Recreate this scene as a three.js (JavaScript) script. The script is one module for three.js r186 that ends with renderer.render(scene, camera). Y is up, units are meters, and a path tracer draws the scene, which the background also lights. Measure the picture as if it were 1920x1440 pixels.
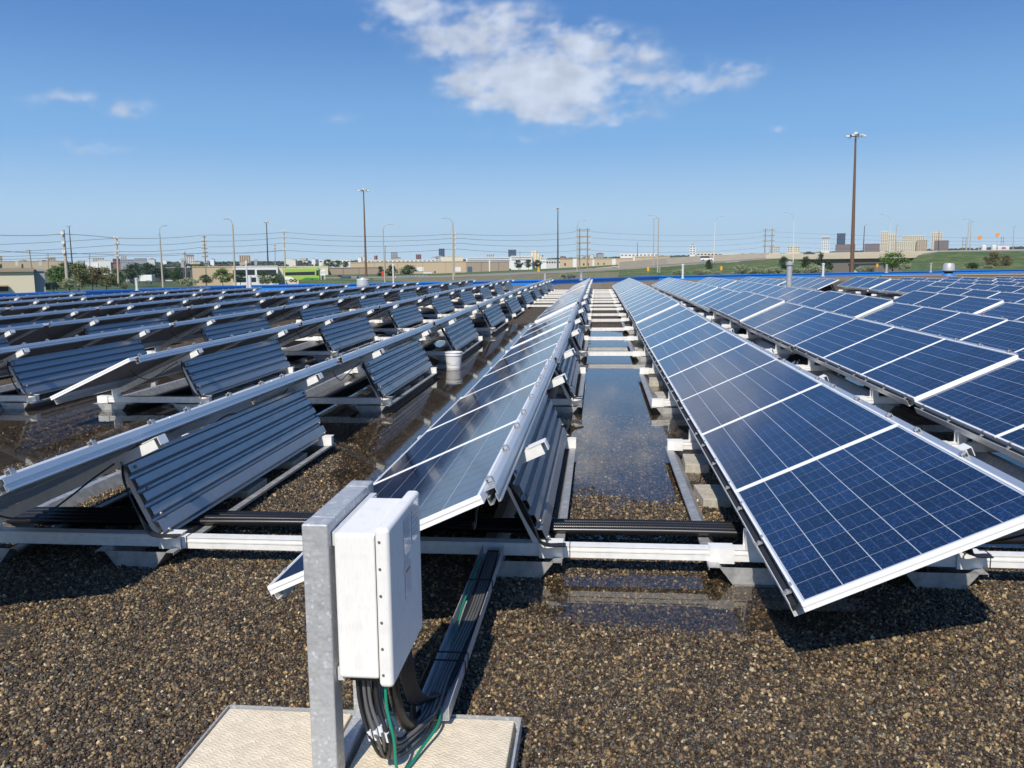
import * as THREE from 'three';
import { mergeGeometries } from 'three/addons/utils/BufferGeometryUtils.js';
import { RoundedBoxGeometry } from 'three/addons/geometries/RoundedBoxGeometry.js';
import { ImprovedNoise } from 'three/addons/math/ImprovedNoise.js';

// ---------------------------------------------------------------- camera, sky, sun
const scene = new THREE.Scene();
const renderer = new THREE.WebGLRenderer({ antialias: true });
renderer.setSize(1024, 768);
renderer.toneMapping = THREE.LinearToneMapping;
renderer.toneMappingExposure = 1.0;
renderer.shadowMap.enabled = true;
const DY = 0.03, CAM_H = 1.645 + DY, PITCH = 0.13837, ROLL = 0.01006, YAW = 0.10096;
const camera = new THREE.PerspectiveCamera(48.53, 4 / 3, 0.05, 9000);
camera.position.set(0, CAM_H, 0);
camera.rotation.set(-PITCH, YAW, -ROLL, 'YXZ');
camera.updateMatrixWorld();
scene.add(camera);

const SUN = new THREE.Vector3(-0.16, 1, 0.97).normalize();
const sun = new THREE.DirectionalLight(new THREE.Color(1, 0.925, 0.79), 4.9);
sun.position.copy(SUN).multiplyScalar(120);
sun.target.position.set(0, 0, -25);
sun.position.add(sun.target.position);
sun.castShadow = true;
sun.shadow.mapSize.set(4096, 4096);
Object.assign(sun.shadow.camera, { left: -70, right: 70, top: 70, bottom: -70, near: 1, far: 400 });
scene.add(sun, sun.target);

const noise = new ImprovedNoise();
const fbm = (x, y, z, o = 4) => { let s = 0, a = 0.5; for (let i = 0; i < o; i++) { s += a * noise.noise(x, y, z); x *= 2.03; y *= 2.03; z *= 2.03; a *= 0.5; } return s; };
const sstep = (a, b, x) => { const t = Math.min(1, Math.max(0, (x - a) / (b - a))); return t * t * (3 - 2 * t); };
const lerp = (a, b, t) => a + (b - a) * t;
let seed = 12345;
const rnd = () => { seed = (seed * 1664525 + 1013904223) >>> 0; return seed / 4294967296; };
const rr = (a, b) => a + (b - a) * rnd();

function makeSky() {
  const W = 4096, H = 2048, d = new Float32Array(W * H * 4), R = Math.PI / 180;
  // colour of the clear air by elevation (degrees), linear
  const stops = [[-90, 0.16, 0.15, 0.13], [-2, 0.3, 0.34, 0.36], [0, 0.63, 0.83, 0.96], [2, 0.54, 0.76, 0.94], [8, 0.223, 0.462, 0.814], [15, 0.1, 0.262, 0.61], [30, 0.07, 0.19, 0.48], [90, 0.045, 0.13, 0.38]];
  // lobes of cloud: azimuth right of the rows, elevation, half widths, weight (degrees)
  const lobes = [[-12.6, 15.6, 2.0, 1.3, 1], [-11.6, 17.4, 2.2, 1.2, 1], [-9.3, 14.2, 2.1, 1.4, 0.9], [-6.6, 13.2, 2.6, 1.8, 0.95], [-6.2, 15.6, 2.2, 0.9, 0.6], [-1.8, 13.8, 2.3, 1.3, 0.95], [1.6, 13.1, 2.6, 1.4, 0.9],
    [-4.2, 11.6, 3.6, 1.6, 1.1], [-7.4, 11.0, 2.6, 1.2, 1], [-0.8, 10.9, 3.2, 1.4, 1.05], [-3.4, 10.0, 3.4, 0.8, 0.75], [1.6, 9.4, 2.2, 0.55, 0.7], [4.4, 11.4, 2.6, 1.0, 0.8], [7.4, 11.4, 2.2, 0.8, 0.75], [9.3, 12.0, 1.7, 0.5, 0.7],
    [-31.8, 9.6, 2.6, 0.45, 0.6], [-29.2, 9.4, 1.6, 0.4, 0.5], [-32.2, 7.2, 2.1, 0.36, 0.5], [-28.5, 7.1, 2.5, 0.3, 0.36], [11.2, 8.3, 0.55, 0.28, 0.8], [-14.8, 14.9, 0.5, 0.4, 0.5], [-4.5, 8.3, 5.0, 0.35, 0.3], [-16.6, 9.3, 1.6, 0.4, 0.32],
    [60, 14, 7, 2, 0.9], [95, 20, 9, 2.5, 0.8], [140, 13, 9, 2, 0.9], [-75, 12, 6, 2.0, 0.8], [-110, 22, 8, 2.5, 0.8], [-160, 11, 8, 1.8, 0.9], [35, 26, 5, 1.6, 0.4], [-45, 30, 6, 1.8, 0.7]];  // clouds beyond the view, invented; their reflections tint the panels
  for (let j = 0; j < H; j++) {
    const el = ((j + 0.5) / H - 0.5) * 180;
    let k = 0; while (k < stops.length - 2 && stops[k + 1][0] < el) k++;
    const t = sstep(0, 1, (el - stops[k][0]) / (stops[k + 1][0] - stops[k][0])) * 0.35 + 0.65 * Math.min(1, Math.max(0, (el - stops[k][0]) / (stops[k + 1][0] - stops[k][0])));
    const base = [1, 2, 3].map((c) => lerp(stops[k][c], stops[k + 1][c], t));
    for (let i = 0; i < W; i++) {
      const phi = ((i + 0.5) / W - 0.5) * 2 * Math.PI;         // atan2(z, x)
      const x = Math.cos(phi), z = Math.sin(phi);
      let az = Math.atan2(x, -z) / R;                           // degrees to the right of -z
      const ce = Math.cos(el * R), cosSun = x * ce * SUN.x + Math.sin(el * R) * SUN.y + z * ce * SUN.z;
      const glow = 1 + 0.9 * Math.pow(Math.max(0, cosSun), 8) + 0.12 * Math.max(0, cosSun);
      let r = base[0] * glow, g = base[1] * glow, b = base[2] * glow;
      if (el > 2 && el < 40) {
        let m = 0;
        const wx = az + 1.2 * fbm(az * 0.35, el * 0.5, 3.1, 3), wy = el + 0.9 * fbm(az * 0.35, el * 0.5, 8.7, 3);
        for (const [a, e, sa, se, w] of lobes) {
          const p = (wx - a) / sa, q = (wy - e) / se, v = p * p + q * q;
          if (v < 9) m += w * Math.exp(-v * 0.9);
        }
        if (m > 0.02) {
          const n = fbm(az * 0.42 + 5, el * 0.8, 1.7, 6) * 1.5 + 0.55 * fbm(az * 1.3 - el * 0.6, el * 2.2, 4.2, 6);
          const dens = sstep(0.1, 1.85, m * 1.02 + n * 1.3 * Math.min(1, m * 1.5));
          const lit = 0.68 + 0.22 * Math.min(1, Math.max(0, 0.5 + fbm(az * 0.6 + 9, el * 0.9 + 0.7, 2.2, 4) * 1.6));
          const op = dens * 0.86;
          r = lerp(r, lit * 0.83, op); g = lerp(g, lit * 0.9, op); b = lerp(b, lit * 1.04, op);
        }
      }
      const o = (j * W + i) * 4; d[o] = r; d[o + 1] = g; d[o + 2] = b; d[o + 3] = 1;
    }
  }
  const t = new THREE.DataTexture(d, W, H, THREE.RGBAFormat, THREE.FloatType);
  t.mapping = THREE.EquirectangularReflectionMapping; t.colorSpace = THREE.LinearSRGBColorSpace;
  t.magFilter = t.minFilter = THREE.LinearFilter; t.needsUpdate = true;
  return t;
}
scene.background = makeSky();
scene.environment = scene.background;

// ---------------------------------------------------------------- helpers
const F = 1597.1;                                               // focal length in photo pixels, for surveying far things
const ray = (u, v) => new THREE.Vector3((u - 960) / F, (720 - v) / F, -1).applyQuaternion(camera.quaternion);
function at(u, v, D) { const r = ray(u, v); return r.multiplyScalar(D / Math.hypot(r.x, r.z)).add(camera.position); }
const rise = (z) => 0.15 * sstep(6, 32, -z) + 0.0006 * Math.max(0, -z - 40);

const counts = {};
function numbered(n) { const c = counts[n] = (counts[n] ?? -1) + 1; return c ? `${n}_${String(c).padStart(3, '0')}` : n; }
function shade(o) { o.castShadow = o.receiveShadow = true; return o; }
function tag(o, label, category, group, kind) {
  o.userData.label = label; if (category) o.userData.category = category;
  if (group) o.userData.group = group; if (kind) o.userData.kind = kind;
  return o;
}
function root(name, pos = [0, 0, 0], turn = 0) { const g = new THREE.Group(); g.name = numbered(name); g.position.set(...pos); g.rotation.y = turn; scene.add(g); return g; }
function mesh(name, geo, mat, parent) { const m = shade(new THREE.Mesh(geo, mat)); m.name = parent ? name : numbered(name); (parent || scene).add(m); return m; }
function top(name, geo, mat, label, category, group, kind) { return tag(mesh(name, geo, mat), label, category, group, kind); }
function clean(g) {
  if (g.index) g = g.toNonIndexed();
  for (const k of Object.keys(g.attributes)) if (!['position', 'normal', 'uv'].includes(k)) g.deleteAttribute(k);
  return g;
}
const merge = (list) => mergeGeometries(list.map(clean));
function bx(w, h, d, x = 0, y = 0, z = 0, rot) { const g = metres(new THREE.BoxGeometry(w, h, d), 2); if (rot) g.applyMatrix4(new THREE.Matrix4().makeRotationFromEuler(new THREE.Euler(...rot))); return g.translate(x, y, z); }
function rbx(w, h, d, r, x = 0, y = 0, z = 0) { return metres(new RoundedBoxGeometry(w, h, d, 3, r), 2).translate(x, y, z); }
function cyl(r0, r1, h, x, y, z, n = 16) { return new THREE.CylinderGeometry(r1, r0, h, n).translate(x, y + h / 2, z); }
function metres(g, k = 1) {                                     // uv from the position, one plane per facing, in metres
  const p = g.attributes.position, n = g.attributes.normal, uv = g.attributes.uv;
  for (let i = 0; i < p.count; i++) { const x = Math.abs(n.getX(i)), y = Math.abs(n.getY(i)), z = Math.abs(n.getZ(i)); if (y >= x && y >= z) uv.setXY(i, p.getX(i) * k, p.getZ(i) * k); else if (x > z) uv.setXY(i, p.getZ(i) * k, p.getY(i) * k); else uv.setXY(i, p.getX(i) * k, p.getY(i) * k); }
  return g;
}
const V = (x, y, z) => new THREE.Vector3(x, y, z);
function tube(pts, r, seg = 40, n = 8) { return new THREE.TubeGeometry(new THREE.CatmullRomCurve3(pts.map((p) => p.isVector3 ? p : V(...p))), seg, r, n); }
function bar(a, b, w, h) {                                       // straight bar from a to b
  const A = V(...a), B = V(...b), L = A.distanceTo(B), g = new THREE.BoxGeometry(w, h, L);
  const m = new THREE.Matrix4().lookAt(A, B, V(0, 1, 0)); m.setPosition(A.clone().add(B).multiplyScalar(0.5));
  return g.applyMatrix4(m);
}
function rod(a, b, r0, r1 = r0, n = 8) {
  const A = V(...a), B = V(...b), L = A.distanceTo(B), g = new THREE.CylinderGeometry(r1, r0, L, n);
  const q = new THREE.Quaternion().setFromUnitVectors(V(0, 1, 0), B.clone().sub(A).normalize());
  return g.applyQuaternion(q).translate((A.x + B.x) / 2, (A.y + B.y) / 2, (A.z + B.z) / 2);
}
const lin = (r, g, b) => new THREE.Color().setRGB(r, g, b);
function mat(color, rough = 0.6, metal = 0, extra = {}) { return new THREE.MeshStandardMaterial({ color: Array.isArray(color) ? lin(...color) : color, roughness: rough, metalness: metal, ...extra }); }
function pix(W, H, fn, srgb, rep) {                              // texture computed pixel by pixel; fn returns linear rgb or grey 0..1
  const d = new Uint8Array(W * H * 4);
  for (let j = 0; j < H; j++) for (let i = 0; i < W; i++) {
    const c = fn(i / W, j / H), o = (j * W + i) * 4, a = Array.isArray(c) ? c : [c, c, c];
    for (let k = 0; k < 3; k++) { let x = Math.min(1, Math.max(0, a[k])); if (srgb) x = x <= 0.0031308 ? 12.92 * x : 1.055 * Math.pow(x, 1 / 2.4) - 0.055; d[o + k] = Math.round(x * 255); }
    d[o + 3] = 255;
  }
  const t = new THREE.DataTexture(d, W, H); t.colorSpace = srgb ? THREE.SRGBColorSpace : THREE.NoColorSpace;
  t.wrapS = t.wrapT = THREE.RepeatWrapping; t.magFilter = THREE.LinearFilter; t.minFilter = THREE.LinearMipmapLinearFilter; t.generateMipmaps = true;
  if (rep) t.repeat.set(...rep); t.needsUpdate = true; return t;
}
function voronoi(n, s) {                                         // tileable cell pattern: [id, nearest, second]
  const P = []; seed = s; for (let i = 0; i < n * n; i++) P.push([rnd(), rnd(), rnd(), rnd()]);
  return (u, v) => {
    const x = u * n, y = v * n, cx = Math.floor(x), cy = Math.floor(y); let a = 9, b = 9, id = 0;
    for (let j = -1; j <= 1; j++) for (let i = -1; i <= 1; i++) {
      const k = ((cy + j + n) % n) * n + ((cx + i + n) % n), dx = cx + i + P[k][0] - x, dy = cy + j + P[k][1] - y, q = Math.sqrt(dx * dx + dy * dy);
      if (q < a) { b = a; a = q; id = k; } else if (q < b) b = q;
    }
    return [P[id][2], a, b, P[id][3]];
  };
}
// tileable value noise for textures
function tnoise(n, s) {
  const P = []; seed = s; for (let i = 0; i < n * n; i++) P.push(rnd());
  return (u, v) => { const x = u * n, y = v * n, i = Math.floor(x), j = Math.floor(y), a = sstep(0, 1, x - i), b = sstep(0, 1, y - j), g = (p, q) => P[((q % n) + n) % n * n + ((p % n) + n) % n];
    return lerp(lerp(g(i, j), g(i + 1, j), a), lerp(g(i, j + 1), g(i + 1, j + 1), a), b); };
}

// ---------------------------------------------------------------- materials
const n16 = tnoise(16, 5), n64 = tnoise(64, 6), n5 = tnoise(5, 7), n200 = tnoise(200, 8);
const scuff = pix(512, 512, (u, v) => 0.55 + 0.25 * (n16(u, v) - 0.5) + 0.3 * (n64(u * 0.25, v) - 0.5) + 0.3 * (n200(u, v) - 0.5));
const M = {
  alu: mat([0.8, 0.8, 0.8], 1, 0.35, { roughnessMap: pix(256, 256, (u, v) => 0.38 + 0.16 * (n64(u, v) - 0.5) + 0.12 * (n16(u, v) - 0.5)) }),
  frame: mat([0.9, 0.9, 0.89], 0.36, 0.05),
  beam: mat([0.9, 0.89, 0.87], 1, 0.08, { roughnessMap: pix(256, 256, (u, v) => 0.45 + 0.2 * (n64(u, v) - 0.5)), map: pix(256, 256, (u, v) => { const a = 0.93 + 0.12 * (n16(u, v) - 0.5) - 0.16 * Math.max(0, n5(u, v) - 0.6); return [a, a, a * 0.985]; }, true) }),
  rail: mat([0.66, 0.67, 0.68], 0.42, 0.7),
  galv: mat([1, 1, 1], 1, 0.35, { roughnessMap: scuff, map: pix(512, 512, (() => { const vo = voronoi(56, 44); return (u, v) => { const c = vo(u, v), a = 0.47 + 0.07 * (c[0] - 0.5) + 0.06 * (n64(u, v) - 0.5) + (c[3] > 0.93 ? 0.14 : 0); return [a * 0.98, a, a * 1.01]; }; })(), true) }),
  pan: mat([1, 1, 1], 1, 0.5, { roughnessMap: pix(256, 256, (u, v) => 0.5 + 0.2 * (n16(u, v) - 0.5)), map: pix(256, 256, (u, v) => { const a = 0.42 + 0.16 * (n16(u, v) - 0.5) + 0.1 * (n64(u, v) - 0.5); return [a, a * 0.99, a * 0.96]; }, true) }),
  deflector: mat([0.34, 0.35, 0.365], 1, 0.7, { roughnessMap: pix(256, 256, (u, v) => 0.36 + 0.12 * (n16(u, v) - 0.5) + 0.03 * (n64(u, v) - 0.5)) }),
  backsheet: mat([0.36, 0.36, 0.38], 0.7),
  whitesheet: mat([0.5, 0.53, 0.58], 0.2),
  clamp: mat([0.42, 0.42, 0.42], 0.5, 0.5),
  black: mat([0.012, 0.012, 0.013], 0.3),
  blackCable: mat([0.02, 0.02, 0.022], 0.45),
  greyCable: mat([0.11, 0.11, 0.11], 0.38),
  green: mat([0.01, 0.22, 0.13], 0.4),
  cableTag: mat([0.7, 0.72, 0.75], 0.5),
  dark: mat([0.02, 0.02, 0.022], 0.7),
  screw: mat([0.35, 0.33, 0.3], 0.4, 0.8),
};
// polycrystalline silicon cell under glass: blue flakes with two thin bus lines
const vc = voronoi(20, 91), vc2 = voronoi(9, 92);
const cellColor = (u, v) => { const a = vc(u, v), b = vc2(u, v), k = 0.5 + 1.5 * a[0] * a[0] * a[0] * (0.3 + 1.2 * b[0]) + 0.25 * b[3] + 0.12 * (n200(u, v) - 0.5); return [0.0085 * k * (0.8 + 0.4 * b[3]), 0.023 * k, 0.072 * k]; };
const cellTex = pix(512, 512, (u, v) => { const w = (v * 3.0 / 3); const busA = Math.abs(u - 0.33) < 0.0055 || Math.abs(u - 0.67) < 0.0055; return busA ? [0.1, 0.12, 0.18] : cellColor(u, w); }, true);
M.cell = new THREE.MeshPhysicalMaterial({ map: cellTex, roughness: 0.09, metalness: 0, ior: 1.5 });
// a whole laminate, 6 cells up the slope (u) and 10 along the row (v), for racks farther off
const lamTex = pix(768, 1280, (u, v) => {
  const a = u * 6, b = v * 10, fu = a - Math.floor(a), fv = b - Math.floor(b), eu = Math.min(fu, 1 - fu), ev = Math.min(fv, 1 - fv);
  if (eu < 0.013) return [0.4, 0.44, 0.5];
  if (ev < 0.0085) return [0.3, 0.34, 0.4];
  if (Math.abs(fu - 0.33) < 0.0065 || Math.abs(fu - 0.67) < 0.0065) return [0.07, 0.09, 0.14];
  const id = Math.floor(a) * 10 + Math.floor(b), q = 0.82 + 0.36 * ((Math.sin(id * 12.9898) * 43758.5453) % 1 + 1) % 1, c = cellColor((fu + id * 0.37) % 1, (fv + id * 0.71) % 1);
  return c.map((x) => x * (0.85 + 0.3 * (q % 1)));
}, true);
const dustT = pix(512, 512, (u, v) => 0.5 + 0.35 * sstep(0.5, 0.85, n16(u, v)) + 0.5 * sstep(0.62, 0.95, n64(u, v) * 0.6 + n5(u, v) * 0.5) + (n200(u, v) > 0.97 ? 0.5 : 0));
M.laminate = new THREE.MeshPhysicalMaterial({ map: lamTex, roughnessMap: dustT, roughness: 0.13, metalness: 0, ior: 1.5 });

M.lams = [0.8, 0.92, 1, 1.12, 1.3].map((k, i) => { const m = M.laminate.clone(); m.color = lin(k, k * (1 + 0.02 * (i % 3)), k); m.roughness = 0.11 + 0.03 * (i % 3); return m; });

// ---------------------------------------------------------------- the roof: gravel bed, ponds
const WATER = 0.016;
const basins = [[0.25, -12.2, 1.35, 6.9, 0.05], [0.0, -16, 1.3, 4.5, 0.04], [-1.85, -14.5, 1.15, 8.6, 0.05], [-2.3, -12, 1.2, 5.5, 0.04], [-4.3, -8.1, 2.6, 1.7, 0.045], [-4.2, -10.5, 2.2, 3, 0.04], [0.45, -4.12, 0.95, 0.42, 0.018], [3.2, -9, 1.6, 6, 0.04], [-6.2, -10.5, 2.6, 3.2, 0.045], [-1.64, -9.4, 0.82, 4.3, 0.055], [-1.9, -11.5, 1.3, 3.6, 0.05], [-6, -16, 3, 4, 0.045], [-3.6, -15, 1.5, 5, 0.04], [-4.3, -6.2, 0.9, 0.5, 0.03]];
function ground(x, z) {
  const wob = 0.35 * fbm(x * 0.9, z * 0.9, 0.3, 3) + 0.22 * fbm(x * 3.1, z * 3.1, 6.3, 2);
  let b = 0;
  for (const [cx, cz, rx, rz, d] of basins) { const q = Math.sqrt(((x - cx) / rx) ** 2 + ((z - cz) / rz) ** 2) + wob * 0.6; b = Math.max(b, d * (1 - sstep(0.55, 1.12, q))); }
  return rise(z) + lerp(0.012, 0.04, sstep(4.5, 5.4, -z)) + lerp(0.01, 0.02, sstep(4.5, 5.4, -z)) * fbm(x * 0.8, z * 0.8, 5.5, 3) + 0.006 * fbm(x * 5, z * 5, 1.1, 2) - b;
}
const EDGE = [[-34, -20], [-28.5, -38.6], [-22.3, -53.5], [-4, -64], [5.4, -79], [50, -108], [78, -126]];
const inRoof = (x, z) => { let lim = -126; if (x < -28.5) return x > -28.5 - (z + 38.6) * 0.296 - 0 || z > -20; for (let i = 1; i + 1 < EDGE.length; i++) if (x >= EDGE[i][0] && x < EDGE[i + 1][0]) lim = lerp(EDGE[i][1], EDGE[i + 1][1], (x - EDGE[i][0]) / (EDGE[i + 1][0] - EDGE[i][0])); return z > lim - 0.3; };
const axis = (segs) => { const a = []; for (const [p, q, s] of segs) for (let x = p; x < q - 1e-6; x += s) a.push(x); a.push(segs[segs.length - 1][1]); return a; };
{
  const X = axis([[-42, -8, 0.7], [-8, 5, 0.09], [5, 14, 1], [14, 86, 2]]), Z = axis([[-130, -24, 0.8], [-24, -0.0, 0.09], [0, 8, 1]]);
  const pos = [], uv = [], idx = [], col = [];
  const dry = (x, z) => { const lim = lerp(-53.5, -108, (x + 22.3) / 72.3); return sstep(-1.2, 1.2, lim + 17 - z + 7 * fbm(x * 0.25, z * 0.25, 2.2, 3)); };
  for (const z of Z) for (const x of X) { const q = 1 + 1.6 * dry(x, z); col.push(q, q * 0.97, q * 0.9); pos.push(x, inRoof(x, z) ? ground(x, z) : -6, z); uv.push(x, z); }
  for (let j = 0; j + 1 < Z.length; j++) for (let i = 0; i + 1 < X.length; i++) { const a = j * X.length + i, b = a + X.length; idx.push(a, b, a + 1, b, b + 1, a + 1); }
  const g = new THREE.BufferGeometry();
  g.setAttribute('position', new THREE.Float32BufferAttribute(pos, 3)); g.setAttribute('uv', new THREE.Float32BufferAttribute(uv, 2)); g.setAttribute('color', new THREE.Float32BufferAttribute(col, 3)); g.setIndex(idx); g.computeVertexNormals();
  const vg = voronoi(90, 17), pal = [[0.045, 0.032, 0.022], [0.07, 0.051, 0.033], [0.11, 0.08, 0.05], [0.18, 0.133, 0.078], [0.06, 0.055, 0.048], [0.03, 0.023, 0.018], [0.25, 0.195, 0.12], [0.09, 0.07, 0.055]];
  const gm = pix(1536, 1536, (u, v) => { const c = vg(u, v), p = pal[Math.floor(c[0] * 7.99)], e = sstep(0.0, 0.16, c[2] - c[1]), k = lerp(0.5, 1, e) * (0.85 + 0.3 * n200(u, v)); return p.map((x) => x * k); }, true, [1 / 1.5, 1 / 1.5]);
  const gb = pix(1024, 1024, (u, v) => { const c = vg(u, v); return sstep(0, 0.4, c[2] - c[1]) * (0.5 + 0.5 * c[3]); }, false, [1 / 1.5, 1 / 1.5]);
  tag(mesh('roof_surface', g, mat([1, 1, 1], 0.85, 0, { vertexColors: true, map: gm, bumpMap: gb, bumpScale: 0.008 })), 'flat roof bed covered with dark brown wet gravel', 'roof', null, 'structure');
}
// loose pebbles that can be seen one by one near the camera
{
  let geo = new THREE.IcosahedronGeometry(1, 1); const flat = new THREE.IcosahedronGeometry(1, 0);
  const p = geo.attributes.position;
  for (let i = 0; i < p.count; i++) { const v = V(p.getX(i), p.getY(i), p.getZ(i)), k = 1 + 0.35 * noise.noise(v.x * 1.3 + 4, v.y * 1.3, v.z * 1.3); p.setXYZ(i, v.x * k, v.y * k, v.z * k); }
  geo.computeVertexNormals();
  const spots = []; seed = 777;
  const tones = [[0.026, 0.018, 0.012, 24], [0.05, 0.036, 0.023, 24], [0.09, 0.066, 0.04, 18], [0.16, 0.118, 0.066, 13], [0.26, 0.195, 0.105, 9], [0.36, 0.28, 0.165, 3.6], [0.1, 0.096, 0.084, 8], [0.04, 0.038, 0.036, 12], [0.16, 0.085, 0.045, 3], [0.5, 0.43, 0.31, 0.9]], tot = tones.reduce((s, t) => s + t[3], 0);
  const q = V();
  const inView = (x, z) => { q.set(x, 0, z).project(camera); return Math.abs(q.x) < 1.04 && q.y > -1.08; };
  const put = (z0, z1, dens, r0, r1) => { const x0 = -0.62 * z1 - 0.4, x1 = 0.56 * z1 + 0.5, n = Math.round((x1 - x0) * (z1 - z0) * dens);
    for (let i = 0; i < n; i++) { const x = x0 + rnd() * (x1 - x0), z = -(z0 + rnd() * (z1 - z0)); if (!inView(x, z)) { continue; } const y = ground(x, z); if (y < rise(z) - 0.012 && z < -6) continue; spots.push([x, y, z, rr(r0, r1) * (rnd() < 0.06 ? 1.45 : 1)]); } };
  put(1.75, 2.6, 11500, 0.004, 0.0078); put(2.6, 3.6, 10500, 0.0042, 0.0082); put(3.6, 5.2, 7600, 0.0048, 0.0088); put(5.2, 7.4, 3800, 0.006, 0.0105); put(7.4, 9.5, 2000, 0.007, 0.011);
  const im = new THREE.InstancedMesh(geo, mat([1, 1, 1], 0.5), spots.length), o = new THREE.Object3D(), c = new THREE.Color();
  spots.forEach(([x, y, z, r], i) => {
    o.position.set(x, y + r * rr(0.0, 0.65), z); o.rotation.set(rnd() * 6.3, rnd() * 6.3, rnd() * 6.3); o.scale.set(r * rr(0.8, 1.5), r * rr(0.45, 0.85), r * rr(0.7, 1.15)); o.updateMatrix(); im.setMatrixAt(i, o.matrix);
    let t = rnd() * tot, k = 0; while (t > tones[k][3]) t -= tones[k++][3]; const s = rr(0.75, 1.3); im.setColorAt(i, c.setRGB(tones[k][0] * s * 1.06, tones[k][1] * s * 0.99, tones[k][2] * s * 0.86));
  });
  im.name = 'gravel'; shade(im); tag(im, 'loose brown and tan gravel stones spread over the flat roof', 'gravel', null, 'stuff'); scene.add(im);
}
// standing rain water
{
  const rip = pix(512, 512, (u, v) => 0.5 + 0.5 * (n16(u, v) - 0.5) + 0.3 * (n64(u, v) - 0.5), false, [1, 1]);
  const wm = new THREE.MeshPhysicalMaterial({ color: lin(0.72, 0.7, 0.66), transmission: 1, thickness: 0, ior: 1.33, roughness: 0.02, bumpMap: rip, bumpScale: 0.0002 });
  const pond = (x0, x1, z0, z1, level, label) => {
    const nx = 20, nz = 60, pos = [], uv = [], idx = [];
    for (let j = 0; j <= nz; j++) for (let i = 0; i <= nx; i++) { const x = lerp(x0, x1, i / nx), z = lerp(z0, z1, j / nz); pos.push(x, rise(z) + level, z); uv.push(x, z); }
    for (let j = 0; j < nz; j++) for (let i = 0; i < nx; i++) { const a = j * (nx + 1) + i, b = a + nx + 1; idx.push(a, a + 1, b, b, a + 1, b + 1); }
    const g = new THREE.BufferGeometry(); g.setAttribute('position', new THREE.Float32BufferAttribute(pos, 3)); g.setAttribute('uv', new THREE.Float32BufferAttribute(uv, 2)); g.setIndex(idx); g.computeVertexNormals();
    tag(mesh('water', g, wm), label, 'puddle', null, 'structure');
  };
  pond(-8, 5.2, -5.0, -25, 0.031, 'still rain water standing in the aisles between the solar rows'); pond(-1.2, 1.9, -3.4, -4.75, 0.011, 'shallow puddle in front of the white cross beam at the wet aisle');
}

// ---------------------------------------------------------------- solar racks
const TH = 0.428, CT = Math.cos(TH), ST = Math.sin(TH), LOW = 0.327, PW = 0.99, PL = 1.65, PITCH_L = 1.665, SEG = 5.0;
const XR = (k) => 0.799 + 2.1645 * k, ZS = (i) => -3.279 - SEG * i, BEAMS = [-1.2, -3.97];
const sl = (s, t) => [s * CT - t * ST, LOW + s * ST + t * CT];
const onSlope = (g) => g.rotateZ(TH).translate(0, LOW, 0);
const FR = 0.011;
const G = {};
G.frameBars = [bx(FR, 0.04, PL, FR / 2, -0.02, -PL / 2), bx(FR, 0.04, PL, PW - FR / 2, -0.02, -PL / 2), bx(PW - 2 * FR, 0.04, FR, PW / 2, -0.02, -FR / 2), bx(PW - 2 * FR, 0.04, FR, PW / 2, -0.02, -PL + FR / 2)];
// a low ridge line along the outer faces of the end bars, and corner screws
for (const z of [0.0016, -PL - 0.0016]) G.frameBars.push(bx(PW - 0.002, 0.009, 0.0032, PW / 2, -0.0135, z), bx(PW - 0.002, 0.005, 0.0032, PW / 2, -0.0365, z));
for (const x of [0.012, PW - 0.012]) for (const y of [-0.022, -0.032]) G.frameBars.push(new THREE.CylinderGeometry(0.003, 0.003, 0.004, 8).rotateX(Math.PI / 2).translate(x, y, 0.001));
G.frame = merge(G.frameBars);
G.lam = (() => { const g = new THREE.PlaneGeometry(PW - 2 * FR, PL - 2 * FR).rotateX(-Math.PI / 2); return g.translate(PW / 2, -0.0035, -PL / 2); })();
G.back = bx(PW - 2 * FR - 0.001, 0.003, PL - 2 * FR - 0.001, PW / 2, -0.0056, -PL / 2);
G.jbox = merge([rbx(0.1, 0.022, 0.13, 0.005, PW - 0.14, -0.0185, -PL / 2)]);
const CW = (PW - 2 * FR - 0.016) / 6, CL = (PL - 2 * FR - 0.03) / 10;
G.cells = [0, 1, 2, 3, 4, 5].map((k) => { const g = new THREE.BoxGeometry(CW - 0.0042, 0.0012, CL - 0.0036); const uv = g.attributes.uv; const s = k % 2 ? -1 : 1; for (let i = 0; i < uv.count; i++) { const u = uv.getX(i), v = uv.getY(i); uv.setXY(i, s > 0 ? u : 1 - u, (v * 0.94 + k * 0.29) * (k % 3 ? 1 : -1)); } return g; });
M.cells = [0.82, 0.95, 1.08, 1.25].map((k) => { const m = M.cell.clone(); m.color = lin(k * 0.98, k, k); return m; });
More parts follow.
